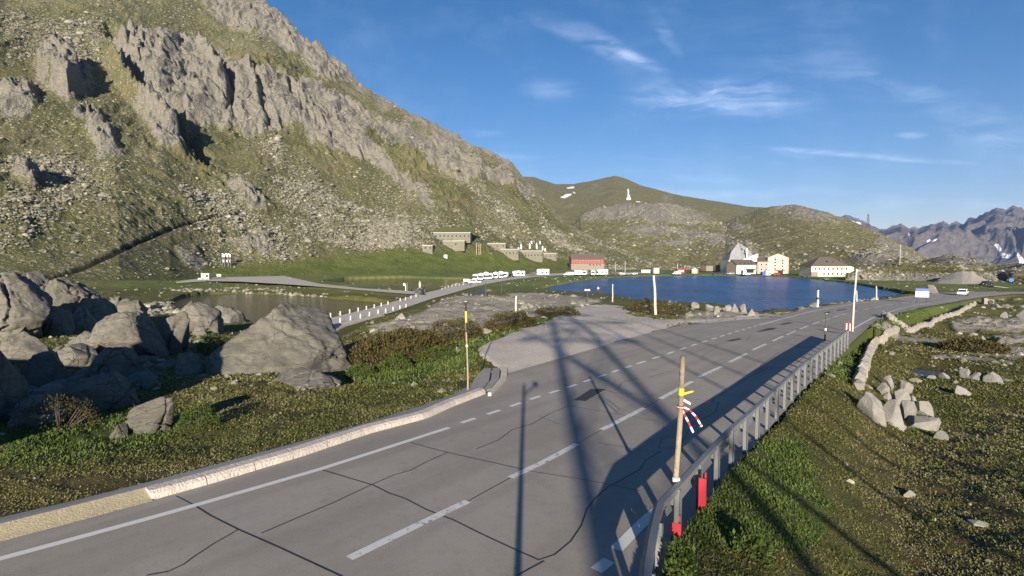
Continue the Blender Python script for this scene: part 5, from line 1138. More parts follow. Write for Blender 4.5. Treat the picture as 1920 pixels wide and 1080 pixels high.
# pink hotel
B = Bld('hotel', 1439, 513.6, -8.9, -24, 'tall pink hotel with a brown roof and four rows of windows')
k = B.k; W_, D_, EH, RH = 11.6, 13, 30*k*1.02, 38*k
B.box('wall', M_PINK, 0, 0, -.5, W_, D_, EH); rf, gb = B.gable('roof', M_ROOF, 0, 0, W_, D_, EH, RH, 'y'); gb.build('gable', M_PINK, B.r)
B.box('side_wall', M_PINKD, W_, .3, -.5, W_+.05, D_-.3, EH-.3)
for zf in (.27, .47, .66, .83):
    for xf in (.36, .72): B.win(W_*xf, EH*zf+ (0.4 if xf < .5 else 0), 1.0, 1.1)
    for yf in (.15, .38, .62, .85): B.win(D_*yf, EH*zf-.4, .8, 1.1, 'r', W_+.05)
B.win(W_*.36, EH*.98, .8, .8); B.box('awning', simple_mat('red_canvas', (.35, .10, .07), .8), W_*.4, -1.6, 2.2, W_*.85, -.05, 2.5); B.box('door', M_GLASS, W_*.5, -.06, 0, W_*.75, .02, 2.1); B.box('chimney', M_STONEW, W_*.7, D_*.5, RH-2, W_*.8, D_*.56, RH+.8)
# lower pink wing
B = Bld('hotel_wing', 1420, 513.4, -8.9, -24, 'lower pink wing joining the white house to the tall hotel'); k = B.k; W_ = 6.6; EH = 23*k; RH = 30*k
B.box('wall', M_PINKD, 0, 0, -.5, W_, 8, EH); rf, gb = B.gable('roof', M_ROOF, 0, 0, W_, 8, EH, RH, 'x'); gb.build('gable', M_PINKD, B.r)
for zf in (.35, .75):
    for xf in (.35, .75): B.win(W_*xf, EH*zf, .9, 1.1)
# white house with stone side
B = Bld('white_house', 1381, 513.8, -8.9, 18, 'low white house with a brown roof, stone side wall and dark porch canopy'); k = B.k; W_ = 15.0; EH = 17*k; RH = 26.5*k
B.box('wall', M_WHR, 0, 0, -.5, W_, 9, EH); rf, gb = B.gable('roof', M_ROOF, 0, 0, W_, 9, EH, RH, 'x'); gb.build('gable', M_STONEW, B.r); B.box('side_wall', M_STONEW, -.06, 0, -.5, 0, 9, EH)
for xf in (.12, .3, .46, .62): B.win(W_*xf, EH*.72, .6, .6)
B.box('door', M_GLASS, W_*.22, -.06, 0, W_*.33, .02, 2.4); B.box('canopy', M_ROOF, W_*.45, -2.2, 2.9, W_*.92, -.05, 3.3); B.box('window', M_GLASS, W_*.5, -.06, .6, W_*.88, .02, 2.4)
for xf in (.25, .45, .65, .82): MB().box(W_*xf-.3, .8, EH+.8, W_*xf+.3, 1.9, EH+1.5).build('dormer', M_GLASS, B.r)
# old hospice with steep faceted lead roof
P = at_Y(1366, 512, 352); P[2] = -8.9; B = Bld('old_hospice', 0, 0, 0, 0, 'old hospice with a steep faceted pale grey roof behind the white house', P=P); k = B.k; w0 = 46*k*1.13
EH = 24*k; RH = 58*k; B.box('wall', M_WHR, 0, 0, -1, w0, 14, EH)
V = [(0, 0, EH), (w0*.5, -.2, EH), (w0, 0, EH), (w0, 14, EH), (0, 14, EH), (w0*.44, 4.5, RH), (w0*.56, 6.5, RH-.6), (w0*.14, 2.5, EH+.50*(RH-EH)), (w0*.86, 4, EH+.52*(RH-EH))]
MB().add(V, [(0, 1, 7), (1, 5, 7), (1, 6, 5), (1, 8, 6), (1, 2, 8), (2, 3, 8), (8, 3, 6), (3, 4, 5, 6), (4, 7, 5), (4, 0, 7)]).build('roof', M_LEAD, B.r)
for q in ((.25, .30), (.42, .34), (.6, .36), (.36, .58), (.55, .62), (.72, .30)):
    MB().box(w0*q[0]-.35, .8+q[1]*4, EH+q[1]*(RH-EH)-.3, w0*q[0]+.35, 2.6+q[1]*4, EH+q[1]*(RH-EH)+.5).build('dormer', M_GLASS, B.r)
MB().prism([(w0*.40, EH-2), (w0*1.02, EH-2), (w0*1.02, EH+4.5), (w0*.42, EH+.2)], 1, -1.2, -.8).build('gable_wall', M_WHR, B.r); MB().box(w0*.62, -.6, EH, w0*.66, .2, EH+8).build('chimney', M_WHR, B.r)
# brown barns left of the house
for (x, y, w_, h_, lb) in ((1324, 500, 5.5, 3.2, 'small brown shed on the grass slope left of the old hospice'), (1350, 504, 5.2, 3.6, 'dark low shed against the old hospice')):
    P = at_Y(x, y+3, 372); B = Bld('shed', 0, 0, 0, 15, lb, 'shed', P=P); B.box('wall', M_STONEW, 0, 0, -2, w_, 5, h_*.6); rf, gb = B.gable('roof', simple_mat('rust_brown_roof', (.10, .065, .05), .85), 0, 0, w_, 5, h_*.6, h_, 'x'); gb.build('gable', M_STONEW, B.r)
# yellow house
B = Bld('yellow_house', 1521, 518.6, -8.95, 0, 'long cream yellow house with a dark hipped roof and two rows of windows'); k = B.k; W_ = 20.5; EH = 19.5*k; RH = 37*k
B.box('wall', M_CREAM, 0, 0, -.8, W_, 12, EH); B.hip('roof', M_ROOF, 0, 0, W_, 12, EH, RH, 7.5)
for i in range(8):
    x = W_*(.10+.115*i)
    if i < 8: B.win(x, EH*.74, .85, 1.15)
    if i > 1: B.win(x, EH*.26, .85, 1.2)
B.box('doorway', M_GLASS, W_*.05, -.06, 0, W_*.13, .02, 2.4); B.box('corner_stone', M_STONEW, -.05, -.07, -.5, W_*.17, .0, EH*.45); MB().box(W_*.45, 2.2, EH+2.0, W_*.49, 3.4, EH+2.9).box(W_*.60, 2.2, EH+1.6, W_*.64, 3.4, EH+2.5).build('dormer', M_GLASS, B.r)
MB().prism([(W_, 0), (W_+3.4, -0.2), (W_+2.2, EH*.9), (W_, EH*1.05)], 1, .6, 1.0).build('buttress_wall', M_CREAM, B.r)
for j in range(2): B.win(W_+.9+.0, EH*(.3+.4*j), .5, 1, X=.6)

# red house by the car park
P = layer_hit('mtn', 1071, 498); P = at_z(1071, 499, -5.0) if P[1] > 700 else P
P = at_Y(1071, 499.5, 430); B = Bld('red_house', 0, 0, 0, 4, 'long dark red timber house with white windows on a stone base', P=P); k = B.k; W_ = 63*k; EH = 13.8*k; RH = 23*k
B.box('base_wall', M_STONEW, 0, 0, -3, W_, 9, 5*k); B.box('wall', M_REDW, 0, -.05, 5*k, W_, 9, EH+.1); rf, gb = B.gable('roof', M_ROOF, 0, 0, W_, 9, EH, RH, 'x'); gb.build('gable', M_REDW, B.r)
for i in range(10): B.win(W_*(.07+.095*i), 9.4*k, 1.1, 1.3, X=-.05)
for i in range(4): MB().box(W_*(.55+.1*i), -.08, 1.5*k, W_*(.55+.1*i)+1, 0, 4*k).build('window', M_GLASS, B.r)
B.box('chimney', M_FORT, W_*.72, 4, RH-1, W_*.76, 5, RH+1)

# fortress works on the slope
def fort(x0, y0, x1, y1, label, nwin=6, turf=0, hole=None):
    P = layer_hit('mtn', (x0+x1)/2, y1); P = at_Y(x0, y1, P[1]-3); B = Bld('fort_wall', 0, 0, 0, -3, label, 'fort wall', 'stone fort works on the mountain foot', P=P); k = P[1]/1000.0; w_ = (x1-x0)*k; h_ = (y1-y0)*k
    B.box('wall', M_FORT, 0, 0, -3, w_, 9, h_); B.box('coping', M_CONC, -.2, -.25, h_, w_+.2, 9.2, h_+.5)
    for i in range(nwin): MB().box(w_*(i+.6)/nwin-.45, -.06, h_*.35, w_*(i+.6)/nwin+.45, .05, h_*.35+1.3).build('embrasure', M_GLASS, B.r)
    if turf:
        t_ = turf*k; MB().add([(-w_*.5, 3, h_-1), (w_*1.02, 0, h_+.5), (w_*1.1, 22, h_+t_), (-w_*.55, 22, h_+t_)], [(0, 1, 2, 3)]).build('turf_bank', M_TURF, B.r)
    return B
fort(813, 437, 882, 448, 'upper fort wall below a flat turf bank on the scree', 9, 14); fort(830, 452.5, 871, 463, 'short pale fort wall with a dark open right end', 1); fort(792, 461, 811, 469.5, 'small stone hut with a dark doorway at the left end of the fort', 2)
fort(914, 457, 948, 466, 'small stone battery above the long fort wall', 3); fort(939, 468, 972, 481, 'reddish left half of the long lower fort wall', 5); fort(970, 471, 1017, 485, 'long lower fort wall with small embrasures', 8); fort(1019, 475.5, 1043, 485, 'detached right end block of the lower fort wall', 3)
for i, (x, y0, y1) in enumerate(((977, 457, 466.5), (993, 456, 466), (1006, 455.5, 465.5), (1017, 461, 468), (972, 464, 469), (1022, 465, 470), (995, 452, 456), (1012, 452, 457))):
    P = layer_hit('mtn', x, y1); k = P[1]/1000; h_ = (y1-y0)*k; o = empty('vent', P); tag(o, ['tall white vent cone, first on the fort roof', 'white vent cone second along the fort roof', 'white vent cone third along the fort roof', 'white vent cone at the right of the fort roof', 'tiny white vent left of the row of cones', 'tiny white vent right of the row of cones', 'small rear white vent above the second cone', 'small rear white vent above the third cone'][i], 'vent', 'white vents on the fort roof')
    MB().tube((0, 0, -1), (0, 0, h_*.6), .75, .6, 10).build('shaft', M_WHITE, o); MB().tube((0, 0, h_*.6), (0, 0, h_), .85, .12, 10).build('hood', M_WHITE, o)
for i, (x, y1, y0) in enumerate(((893, 478, 456), (897, 478, 457), (901, 477, 457))):
    P = layer_hit('mtn', x, y1); k = P[1]/1000; o = tag(MB().tube((0, 0, -1), (0, 0, (y1-y0)*k), .35, .28, 8).build('post', M_WOOD), ['leftmost of three dark posts by the fort', 'middle one of three dark posts by the fort', 'rightmost of three dark posts by the fort'][i], 'post', 'three tall posts left of the fort'); o.location = P
P = layer_hit('mtn', 832, 482.5); B = Bld('hut', 0, 0, 0, 0, 'tiny white hut alone on the green slope below the fort', 'hut', P=P); B.box('wall', M_WHITE, 0, 0, -1, 2.2, 2, 1.6); B.box('roof', M_LEAD, -.2, -.2, 1.6, 2.4, 2.2, 1.85)
o = B
# ------------------------------------------------------------ small structures round the ponds
P = at_z(377, 524, -8.0); B = Bld('concrete_hut', 0, 0, 0, 10, 'small grey concrete hut with a dark window beside the track end', 'hut', P=P); k = B.k; B.box('wall', M_CONC, 0, 0, -.5, 14*k, 3, 11*k); B.box('window', M_GLASS, 8.5*k, -.05, 4.5*k, 12*k, .02, 8.5*k); B.box('roof', M_CONC, -.1, -.1, 11*k, 14*k+.1, 3.1, 11.7*k); B.box('base_block', M_CONC, -1.0, -.6, -.5, .8, -.02, 3.0*k)
def board(x0, y0, x1, y1, yb, z, label, face, cat='sign', legs=2, name='sign', header=None, P=None, frame=None):
    P = at_z((x0+x1)/2, yb, z) if P is None else P; k = P[1]/1000; w_ = (x1-x0)*k; h0 = (yb-y1)*k; h1 = (yb-y0)*k; o = empty(name, P, -math.atan2(P[0], P[1])*.6); tag(o, label, cat)
    MB().box(-w_/2, -.05, h0, w_/2, .05, h1).build('panel', face, o)
    for q in ((-.35, .35) if legs == 2 else (0,)): MB().tube((q*w_, .08, -.4), (q*w_, .08, h1), .06*max(1, k/.1), .06*max(1, k/.1), 6).build('leg', frame or M_STEEL, o)
    if header: MB().box(-w_/2, -.08, h1-(h1-h0)*header[0], w_/2, -.052, h1+.02).build('header', header[1], o)
    return o
board(407, 514, 414, 518, 521, -8.0, 'little white sign board beside the concrete hut', M_WHITE)
for i, x in enumerate((418.5, 424.5, 430)):
    P = layer_hit('mtn', x, 500); k = P[1]/1000; o = empty('information_panel', P); tag(o, ['left one of three tall metal panels on the slope above the track', 'middle one of three tall metal panels above the track', 'right one of three tall metal panels above the track'][i], 'panel', 'three tall metal panels above the track')
    MB().tube((-.45, 0, -.5), (-.45, 0, 24*k), .12, .12, 6).build('post', M_STEEL, o); MB().tube((.45, 0, -.5), (.45, 0, 22*k), .12, .12, 6).build('post', M_STEEL, o); MB().prism([(-.6, 18*k), (.6, 18*k), (.6, 23*k), (-.6, 25*k)], 1, -.12, .0).build('head', M_WHITE, o); MB().box(-.5, -.1, 8*k, .5, 0, 13*k).build('plate', M_CONC, o)
# sign frame, monument and motorcycle by the track junction
P = at_z(760, 543.5, -8.05); k = P[1]/1000; o = empty('direction_sign', P); tag(o, 'white bent sign frame standing by the track junction', 'sign'); MB().box(-3.6*k, -.1, 8*k, 1.2*k, .1, 12.5*k).box(.0, -.1, -.3, 1.4*k, .1, 12.5*k).build('panel', M_WHITE, o); MB().tube((4*k, 0, -.3), (4*k, 0, 13.5*k), .09, .09, 6).build('post', M_STEEL, o)
P = at_z(787, 547, -8.1); k = P[1]/1000; o = empty('monument', P); tag(o, 'grey stone monument rising behind the parked motorcycle', 'monument'); MB().box(-4*k, -.3, -.4, 4*k, 1.0, 7*k).build('pedestal', M_STONEW, o, bevel=.05)
V, Fq = rock_shape(901, 4, cuts=4); mesh_np('figure', V*[2.6*k, 2.2*k, 6*k]+[0, .3, 12.5*k], Fq, M_CONC, o); MB().tube((0, .3, 16*k), (0, .3, 20.5*k), 1.5*k, .9*k, 10).build('head', M_CONC, o, smooth=True)
def motorcycle(px, py, z, rz, label):
    P = at_z(px, py, z); o = empty('motorcycle', P, rz); tag(o, label, 'motorcycle', 'motorcycles parked at the track junction')
    for x in (-.75, .75):
        mb = MB(); n = 20
        for i in range(n):
            a, b_ = i*2*math.pi/n, (i+1)*2*math.pi/n; mb.tube((x+.29*math.cos(a), 0, .34+.29*math.sin(a)), (x+.29*math.cos(b_), 0, .34+.29*math.sin(b_)), .06, .06, 6)
        w_ = mb.build('wheel', M_BLACK, o); MB().tube((x, -.06, .34), (x, .06, .34), .09, .09, 8).build('hub', M_STEEL, w_)
    MB().prism([(-.45, .35), (.45, .35), (.55, .75), (.2, .95), (-.3, .8), (-.8, .9), (-.55, .65)], 1, -.15, .15).build('body', M_BLACK, o, bevel=.03); MB().prism([(-.85, .85), (.1, .80), (.05, .93), (-.8, .98)], 1, -.17, .17).build('seat', M_DARK, o)
    MB().tube((.75, 0, .34), (.5, 0, 1.05), .05, .05, 6).build('fork', M_STEEL, o); MB().tube((.48, -.36, 1.08), (.48, .36, 1.08), .025, .025, 6).build('handlebar', M_DARK, o); MB().prism([(.5, 1.0), (.72, .9), (.6, 1.4)], 1, -.16, .16).build('windshield', M_GLASS, o); MB().box(-1.05, -.28, .7, -.7, .28, 1.1).build('top_case', M_BLACK, o, bevel=.04)
motorcycle(782, 549.5, -8.1, R(12), 'black motorcycle with a top case parked in front of the monument'); motorcycle(792, 549, -8.1, R(-25), 'second black motorcycle right of the monument')
board(869, 523, 880, 528, 536, -8.4, 'pale board on short legs at the near end of the motorhome row', M_WHR)
board(1717, 540, 1738, 556, 575, -8.9, 'white board with a blue header on two thin posts beside the road', M_WHITE, header=(.33, simple_mat('blue_header', (.07, .12, .40), .6)), P=at_z(1728, 576, -8.35), frame=M_DARK)
P = at_Y(1895, 545, 170); o = empty('road_sign', P, R(-30)); tag(o, 'round blue sign on a dark post near the right edge', 'road sign'); MB().tube((0, 0, -2.5), (0, 0, 3.2), .10, .10, 8).build('post', M_DARK, o); MB().tube((0, -.12, 3.4), (0, -.05, 3.4), .62, .62, 20).build('disc', simple_mat('blue_sign', (.02, .13, .38), .5), o)
P = at_Y(1862, 549, 168); B = Bld('shelter', 0, 0, 0, -8, 'low dark roofed shelter at the roadside on the far right', 'shelter', P=P); MB().prism([(0, 2.0), (5.6, 1.3), (5.6, 1.5), (.3, 2.2)], 1, 0, 4).build('roof', M_STEEL, B.r); [MB().tube((x, y, -1), (x, y, 1.6), .08, .08, 6).build('post', M_DARK, B.r) for x in (.5, 5.2) for y in (.3, 3.7)]; B.box('wall', M_DARK, .3, 3.6, -1, 5.3, 3.8, 1.5)
P = hit(1846, 570); B = Bld('culvert', 0, 0, 0, -20, 'white culvert headwall with a dark round opening in the bog', 'culvert', P=P); k = B.k; B.box('headwall', M_WALL, -1*k, 0, -.4, 4*k, 1.2, 11*k); B.box('wing_wall', M_WALL, 4*k, .2, -.4, 15*k, 1.0, 8.5*k); MB().tube((9.5*k, -.03, 3.8*k), (9.5*k, .25, 3.8*k), 4*k, 4*k, 16).build('opening', M_BLACK, B.r)
# buoy
P = at_z(1121.5, 542, ZL); o = tag(MB().tube((0, 0, -.3), (0, 0, .2), .3, .42, 10).tube((0, 0, .2), (0, 0, .75), .42, .15, 10).build('buoy', simple_mat('pink_buoy', (.65, .38, .34), .5)), 'small pale pink buoy floating on the left part of the lake', 'buoy'); o.location = P
# bollards
bl = [(338, 520), (441, 500), (541, 478), (631, 458), (718, 440), (801, 422), (875, 405), (947, 387), (1076, 350), (1132, 338), (1190, 322), (1243, 307), (1517, 235), (1550, 220), (1585, 208), (1624, 200), (1663, 190), (1700, 185), (1743, 180)]; br = [(440, 575), (550, 552), (655, 530), (750, 508), (842, 482), (922, 470), (1000, 448), (1073, 432), (1137, 415)]
fb = None
for side, L_ in (('water', bl), ('rock', br)):
    for i, (x, y) in enumerate(L_):
        P = at_z(560+x/5.647, 500+y/5.647+2.6, -8.1 if x < 1300 else -8.35)
        if fb is None:
            fb = empty('bollard', P); MB().tube((0, 0, -.6), (0, 0, .52), .125, .11, 10).build('shaft', M_WPALE, fb); MB().tube((0, 0, .52), (0, 0, .62), .12, .05, 10).build('cap', M_WPALE, fb); o = fb
        else: o = copy_tree(fb); o.location = P
        tag(o, 'short white stone bollard on the %s side of the stone causeway' % side, 'bollard', 'white bollards on the %s side of the causeway' % side)
# causeway flank of rough stones, visible beyond the rusty bush
Vq = []; mbq = MB()
for s_ in np.linspace(0, 26, 60):
    for r_ in range(4):
        a = on_path(CW_B, np.concatenate([[0], np.cumsum(np.linalg.norm(np.diff(CW_B, axis=0), axis=1))]), s_); q = ICO[1][0]*[.38, .38, .30]*random.uniform(.8, 1.2)+a+[.1+.12*r_, -.25-.3*r_, -.25-.5*r_]; mbq.add(q, ICO[1][1])
root = empty('retaining_wall', CW_B[0]); tag(root, 'dark rough stone flank of the causeway behind the rusty bush', 'retaining wall'); o = mbq.build('stonework', M_STONEW, root); o.location = -Vector(CW_B[0])

# ------------------------------------------------------------ vehicles
M_TYRE = simple_mat('tyre', (.02, .02, .02), .9); M_CARW = simple_mat('white_car_paint', (.78, .78, .77), .3, var=.03); M_CARD = simple_mat('dark_car_paint', (.025, .027, .032), .25, var=.1); M_CARG = simple_mat('silver_car_paint', (.42, .43, .44), .3, metal=.3); M_CARR = simple_mat('red_car_paint', (.40, .04, .03), .3); M_CARB = simple_mat('blue_car_paint', (.05, .12, .40), .3)
def wheels(o, L, Wd, r=.34):
    for x in (-L*.30, L*.31):
        for y in (-Wd/2+.05, Wd/2-.05):
            w_ = MB().tube((x, y-.12, r), (x, y+.12, r), r, r, 14).build('wheel', M_TYRE, o); MB().tube((x, y-.13, r), (x, y+.13, r), r*.55, r*.55, 10).build('rim', M_STEEL, w_)
def car(P, rz, label, mat, cat='car', group=None, L=4.3, Hc=1.45, Wd=1.8, van=False):
    o = empty('parked_car' if not van else 'van', P, rz); tag(o, label, cat, group); h = .9 if not van else 1.05
    pr = [(-L/2, .32), (L/2, .32), (L/2+.02, .62), (L/2-.15, .78), (L*.24, h), (-L/2+.1, h+.02), (-L/2-.02, .7)]
    MB().prism(pr, 1, -Wd/2, Wd/2).build('body', mat, o, bevel=.05)
    cb = [(L*.22, h-.02), (L*.06, Hc), (-L*.36, Hc), (-L*.46, h)] if not van else [(L*.36, h-.02), (L*.22, Hc), (-L*.48, Hc), (-L*.49, h)]
    MB().prism(cb, 1, -Wd/2+.12, Wd/2-.12).build('roof', mat, o, bevel=.04)
    c2 = [(L*.19, h+.03), (L*.05, Hc-.1), (-L*.34, Hc-.1), (-L*.42, h+.03)] if not van else [(L*.33, h+.04), (L*.2, Hc-.15), (L*.02, Hc-.15), (L*.02, h+.04)]
    MB().prism(c2, 1, -Wd/2+.10, Wd/2-.10).build('side_window', M_GLASS, o); MB().add([(L*.225, -Wd/2+.2, h+.02), (L*.225, Wd/2-.2, h+.02), (L*.07, Wd/2-.25, Hc-.05), (L*.07, -Wd/2+.25, Hc-.05)] if not van else [(L*.37, -Wd/2+.2, h), (L*.37, Wd/2-.2, h), (L*.23, Wd/2-.25, Hc-.1), (L*.23, -Wd/2+.25, Hc-.1)], [(0, 1, 2, 3)]).build('windshield', M_GLASS, o)
    for y in (-Wd/2+.3, Wd/2-.3): MB().box(L/2-.03, y-.15, .58, L/2+.03, y+.15, .7).build('headlight', M_WHITE, o)
    wheels(o, L, Wd); return o
def motorhome(P, rz, label, group=None, L=7.0, Hh=2.9, Wd=2.2):
    o = empty('motorhome', P, rz); tag(o, label, 'motorhome', group)
    MB().prism([(-L/2, .45), (L*.22, .45), (L*.22, 1.9), (L*.38, 2.0), (L*.36, Hh-.15), (L*.2, Hh), (-L/2, Hh)], 1, -Wd/2, Wd/2).build('body', M_CARW, o, bevel=.05); MB().prism([(L*.2, .4), (L/2, .4), (L/2, .95), (L*.40, 1.15), (L*.30, 1.92), (L*.2, 1.92)], 1, -Wd/2+.1, Wd/2-.1).build('cab', M_CARW, o, bevel=.05)
    MB().add([(L*.405, -.85, 1.17), (L*.405, .85, 1.17), (L*.312, .85, 1.88), (L*.312, -.85, 1.88)], [(0, 1, 2, 3)]).build('windshield', M_GLASS, o)
    for y in (-Wd/2, Wd/2):
        for x in (-L*.32, -L*.02): MB().box(x-.6, y-.02, 1.35, x+.6, y+.02, 2.15).build('side_window', M_GLASS, o)
        MB().box(L*.23, y-.0-.12*np.sign(y)-.01, 1.2, L*.33, y-.12*np.sign(y)+.01, 1.8).build('cab_window', M_GLASS, o)
        MB().box(-L*.48, y-.015, .85, L*.2, y+.015, 1.1).build('stripe', M_CARG, o)
    MB().box(-L/2-.03, -.5, 1.5, -L/2+.02, .5, 2.1).build('rear_window', M_GLASS, o); MB().box(-L*.1, -.4, Hh, L*.02, .4, Hh+.15).build('roof_hatch', M_CARG, o)
    wheels(o, L, Wd, .36); return o
row = ['front motorhome of the row, nearest the board at the causeway', 'second motorhome in the parked row by the brown pond', 'third motorhome in the parked row by the brown pond', 'fourth motorhome in the parked row by the brown pond', 'fifth motorhome in the parked row by the brown pond', 'sixth motorhome in the parked row by the brown pond', 'last motorhome of the packed row, at its right end']
for i in range(7):
    f_ = i/6; P = at_z(893+f_*55, 526.3-f_*5.6+(i % 2)*.35, -8.45)
    motorhome(P, R(-98+7*(i % 3)), row[i], 'motorhomes parked in a row beyond the pond', L=6.2+.5*(i % 2), Hh=2.6+.28*(i % 3), Wd=1.95)
car(at_z(890, 532, -8.35), R(0), 'low white car parked in front of the motorhome row', M_CARW)
motorhome(at_z(971, 519, -8.5), R(178), 'single white motorhome just right of the packed row', None); car(at_z(959, 519.5, -8.5), R(-70), 'dark car squeezed between the packed row and the single motorhome', M_CARD)
car(at_z(998, 516.8, -8.55), R(180), 'dark car parked left of the high motorhome', M_CARD, van=True, Hc=2.0, L=5); motorhome(at_z(1017, 516.6, -8.55), R(165), 'tall motorhome with a roof box behind the dark van', None, Hh=3.5, L=7.6)
car(at_z(1066, 516.6, -8.6), R(180), 'white van at the left end of the shore row', M_CARW, 'van', van=True, Hc=1.9, L=5.4); B = Bld('trailer', 1077, 516.6, -8.6, 0, 'white box trailer behind the white van', 'trailer'); B.box('box', M_CARW, 0, 0, .5, 4.4, 2.1, 2.7, .05); wheels(B.r, 0, 2.2); B.box('drawbar', M_STEEL, -1, .9, .5, 0, 1.1, .6)
motorhome(at_z(1097, 516.3, -8.6), R(252), 'white motorhome with dark windows in the middle of the shore row', None, L=6.4, Hh=2.6); motorhome(at_z(1112, 516.2, -8.6), R(262), 'white motorhome next to the last one of the shore row', None, L=6.2, Hh=2.8); motorhome(at_z(1128, 516.0, -8.6), R(200), 'tallest white motorhome at the right end of the shore row', None, L=6.8, Hh=3.2)
car(at_z(1147, 515.6, -8.6), R(180), 'black van parked right of the shore motorhomes', M_CARD, 'van', van=True, Hc=2.0, L=5.2); car(at_z(1168, 515.4, -8.6), R(20), 'white car by the utility pole', M_CARW); car(at_z(1178, 515.4, -8.6), R(200), 'silver car right of the utility pole', M_CARG); car(at_z(1188, 515.2, -8.6), R(180), 'silver car, last before the pale container', M_CARG)
B = Bld('container', 1203, 511.6, -8.7, 0, 'low cream container on the far shore', 'container'); B.box('box', M_WHR, 0, 0, 0, 6.2, 2.4, 2.0); B.box('door', M_CONC, 2.5, -.04, 0, 3.4, .02, 1.8); B = Bld('kiosk', 1226, 512.3, -8.7, 0, 'tall white kiosk on the far shore', 'kiosk'); B.box('box', M_WHITE, 0, 0, 0, 3.3, 3, 3.2); B.box('roof', M_CONC, -.2, -.2, 3.2, 3.5, 3.2, 3.45); B.box('side_board', M_DARK, 3.35, .2, 0, 3.8, .4, 2.4)
B = Bld('kiosk', 1270, 512.3, -8.7, 0, 'red snack kiosk with a white flagpole on the far shore', 'kiosk'); B.box('box', M_RED, 0, 0, 0, 4.6, 3, 2.7); B.box('roof', M_RED, -.3, -.8, 2.7, 4.9, 3.2, 2.95); B.box('counter', M_WHITE, .5, -.05, 1.0, 4.0, .02, 1.9); MB().tube((1.2, 3.6, 0), (1.2, 3.6, 6.3), .12, .09, 8).build('flagpole', M_WHITE, B.r)
car(at_z(1268, 514.8, -8.75), R(182), 'white van parked in front of the red kiosk', M_CARW, 'van', van=True, Hc=2.0, L=4.9)
B = Bld('kiosk', 1296, 512.2, -8.7, 0, 'small white stall with red ends right of the red kiosk', 'kiosk'); B.box('box', M_WHITE, .9, 0, 0, 3.8, 2.5, 2.2); B.box('end_panel', M_RED, 0, 0, 0, .9, 2.5, 2.0); B.box('end_panel', M_RED, 3.8, 0, 0, 4.7, 2.5, 2.0); MB().prism([(0, 2.2), (4.7, 2.2), (2.4, 3.4)], 1, 0, 2.5).build('roof', M_CONC, B.r)
for x, lb, m_ in ((1344, 'dark car, leftmost in front of the old hospice', M_CARD), (1355, 'dark blue-black car, second in front of the old hospice', M_CARD), (1369, 'dark car with a light roof by the stone side wall', M_CARG)): car(at_z(x, 514.6, -8.8), R(180), lb, m_)
B = Bld('market_tent', 1430, 516, -8.9, 0, 'white and blue tent in front of the pink wing', 'tent'); B.box('cloth_wall', M_WHITE, 1.9, 0, 0, 4.6, 3, 2.2); B.box('blue_wall', M_CARB, 0, .3, 0, 1.9, 3, 1.9); MB().prism([(1.7, 2.2), (4.8, 2.2), (3.2, 3.0)], 1, -.1, 3.1).build('cloth_roof', M_WHITE, B.r)
car(at_z(1455, 515.8, -8.9), R(180), 'dark red car in front of the tall pink hotel', M_CARR); car(at_z(1399, 516, -8.9), R(180), 'white car under the dark porch canopy', M_CARW); car(at_z(1512, 519, -8.9), R(170), 'dark car between the pink hotel and the yellow house', M_CARD)
car(at_z(895, 556.5, -8.0)+[0, 2, 0], R(170), 'black car half hidden behind the bare rock by the causeway', M_CARD)
P = on_road(1805, 553.5); car(P, R(225), 'white car driving towards us on the far bend', M_CARW); P = at_Y(1847, 546, 172); P[2] = -8.3; car(P, R(200), 'black car stopped where the road leaves the lake', M_CARD)
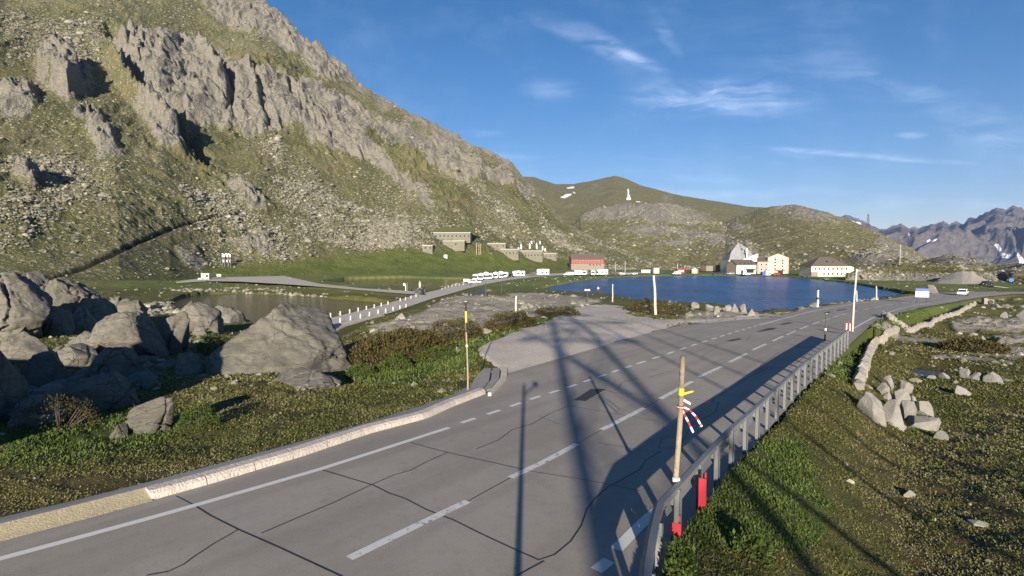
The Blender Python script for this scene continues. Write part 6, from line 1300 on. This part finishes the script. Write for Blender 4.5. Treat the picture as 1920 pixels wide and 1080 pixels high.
# utility poles and pylons
for (x, y0, y1, Y, r_, lb, arms) in ((1154, 511, 491, 380, .16, 'thin utility pole behind the black van', 0), (1172, 512, 490, 375, .2, 'thicker utility pole behind the white car', 0), (1687, 500, 458, 300, .16, 'tall thin pole on the rocky slope right of the lake', 0), (1499, 513, 492, 330, .12, 'flagpole between the pink hotel and the yellow house', 0), (1850, 530, 512, 230, .1, 'thin post on the gravel heap', 0)):
    P = at_Y(x, y0, Y); o = empty('utility_pole', P); tag(o, lb, 'utility pole'); MB().tube((0, 0, -3), (0, 0, (y0-y1)*Y/1000), r_, r_*.7, 8).build('shaft', M_WPALE, o); MB().tube((-.7, 0, (y0-y1)*Y/1000-.6), (.7, 0, (y0-y1)*Y/1000-.6), r_*.5, r_*.5, 6).build('crossarm', M_DARK, o)
for (x, y0, y1, Y, wb, lb) in ((1627, 434, 402, 900, 5.0, 'steel lattice pylon on the skyline right of the hill'), (1398, 462, 446, 520, 2.6, 'small lattice pylon on the knoll behind the old hospice'), (1365, 456, 442, 600, 2.6, 'small lattice pylon farther left on the knoll')):
    P = at_Y(x, y0, Y); Hh = (y0-y1)*Y/1000; o = empty('pylon', P); tag(o, lb, 'pylon', 'power line pylons'); mb = MB(); lgp = [(-wb/2, -wb/2), (wb/2, -wb/2), (wb/2, wb/2), (-wb/2, wb/2)]; tr = .12*Y/500
    for a, b_ in lgp: MB().tube((a, b_, -4), (a*.15, b_*.15, Hh), tr, tr*.7, 5).build('leg', M_DARK, o)
    for q in range(5):
        f0, f1 = q/5, (q+1)/5
        for a in range(4):
            c0, c1 = lgp[a], lgp[(a+1) % 4]; mb.tube((c0[0]*(1-.85*f0), c0[1]*(1-.85*f0), Hh*f0), (c1[0]*(1-.85*f1), c1[1]*(1-.85*f1), Hh*f1), tr*.5, tr*.5, 4)
    mb.build('bracing', M_DARK, o)
    for f_, w_ in ((.62, 1.0), (.78, .8), (.92, .55)): MB().tube((-wb*w_, 0, Hh*f_), (wb*w_, 0, Hh*f_), tr*.8, tr*.8, 5).build('crossarm', M_DARK, o)

# ------------------------------------------------------------ haze
hz = MB().box(-9500, -400, -420, 13500, 13500, 1500).build('haze', None); tag(hz, kind='stuff')
m = bpy.data.materials.new('mountain_air'); m.use_nodes = True; t = NT(m.node_tree)
v = t.n('ShaderNodeVolumePrincipled', {'Color': (.34, .54, 1.0), 'Density': .000034, 'Anisotropy': .0}); t.n('ShaderNodeOutputMaterial', {1: v}); hz.data.materials.append(m)
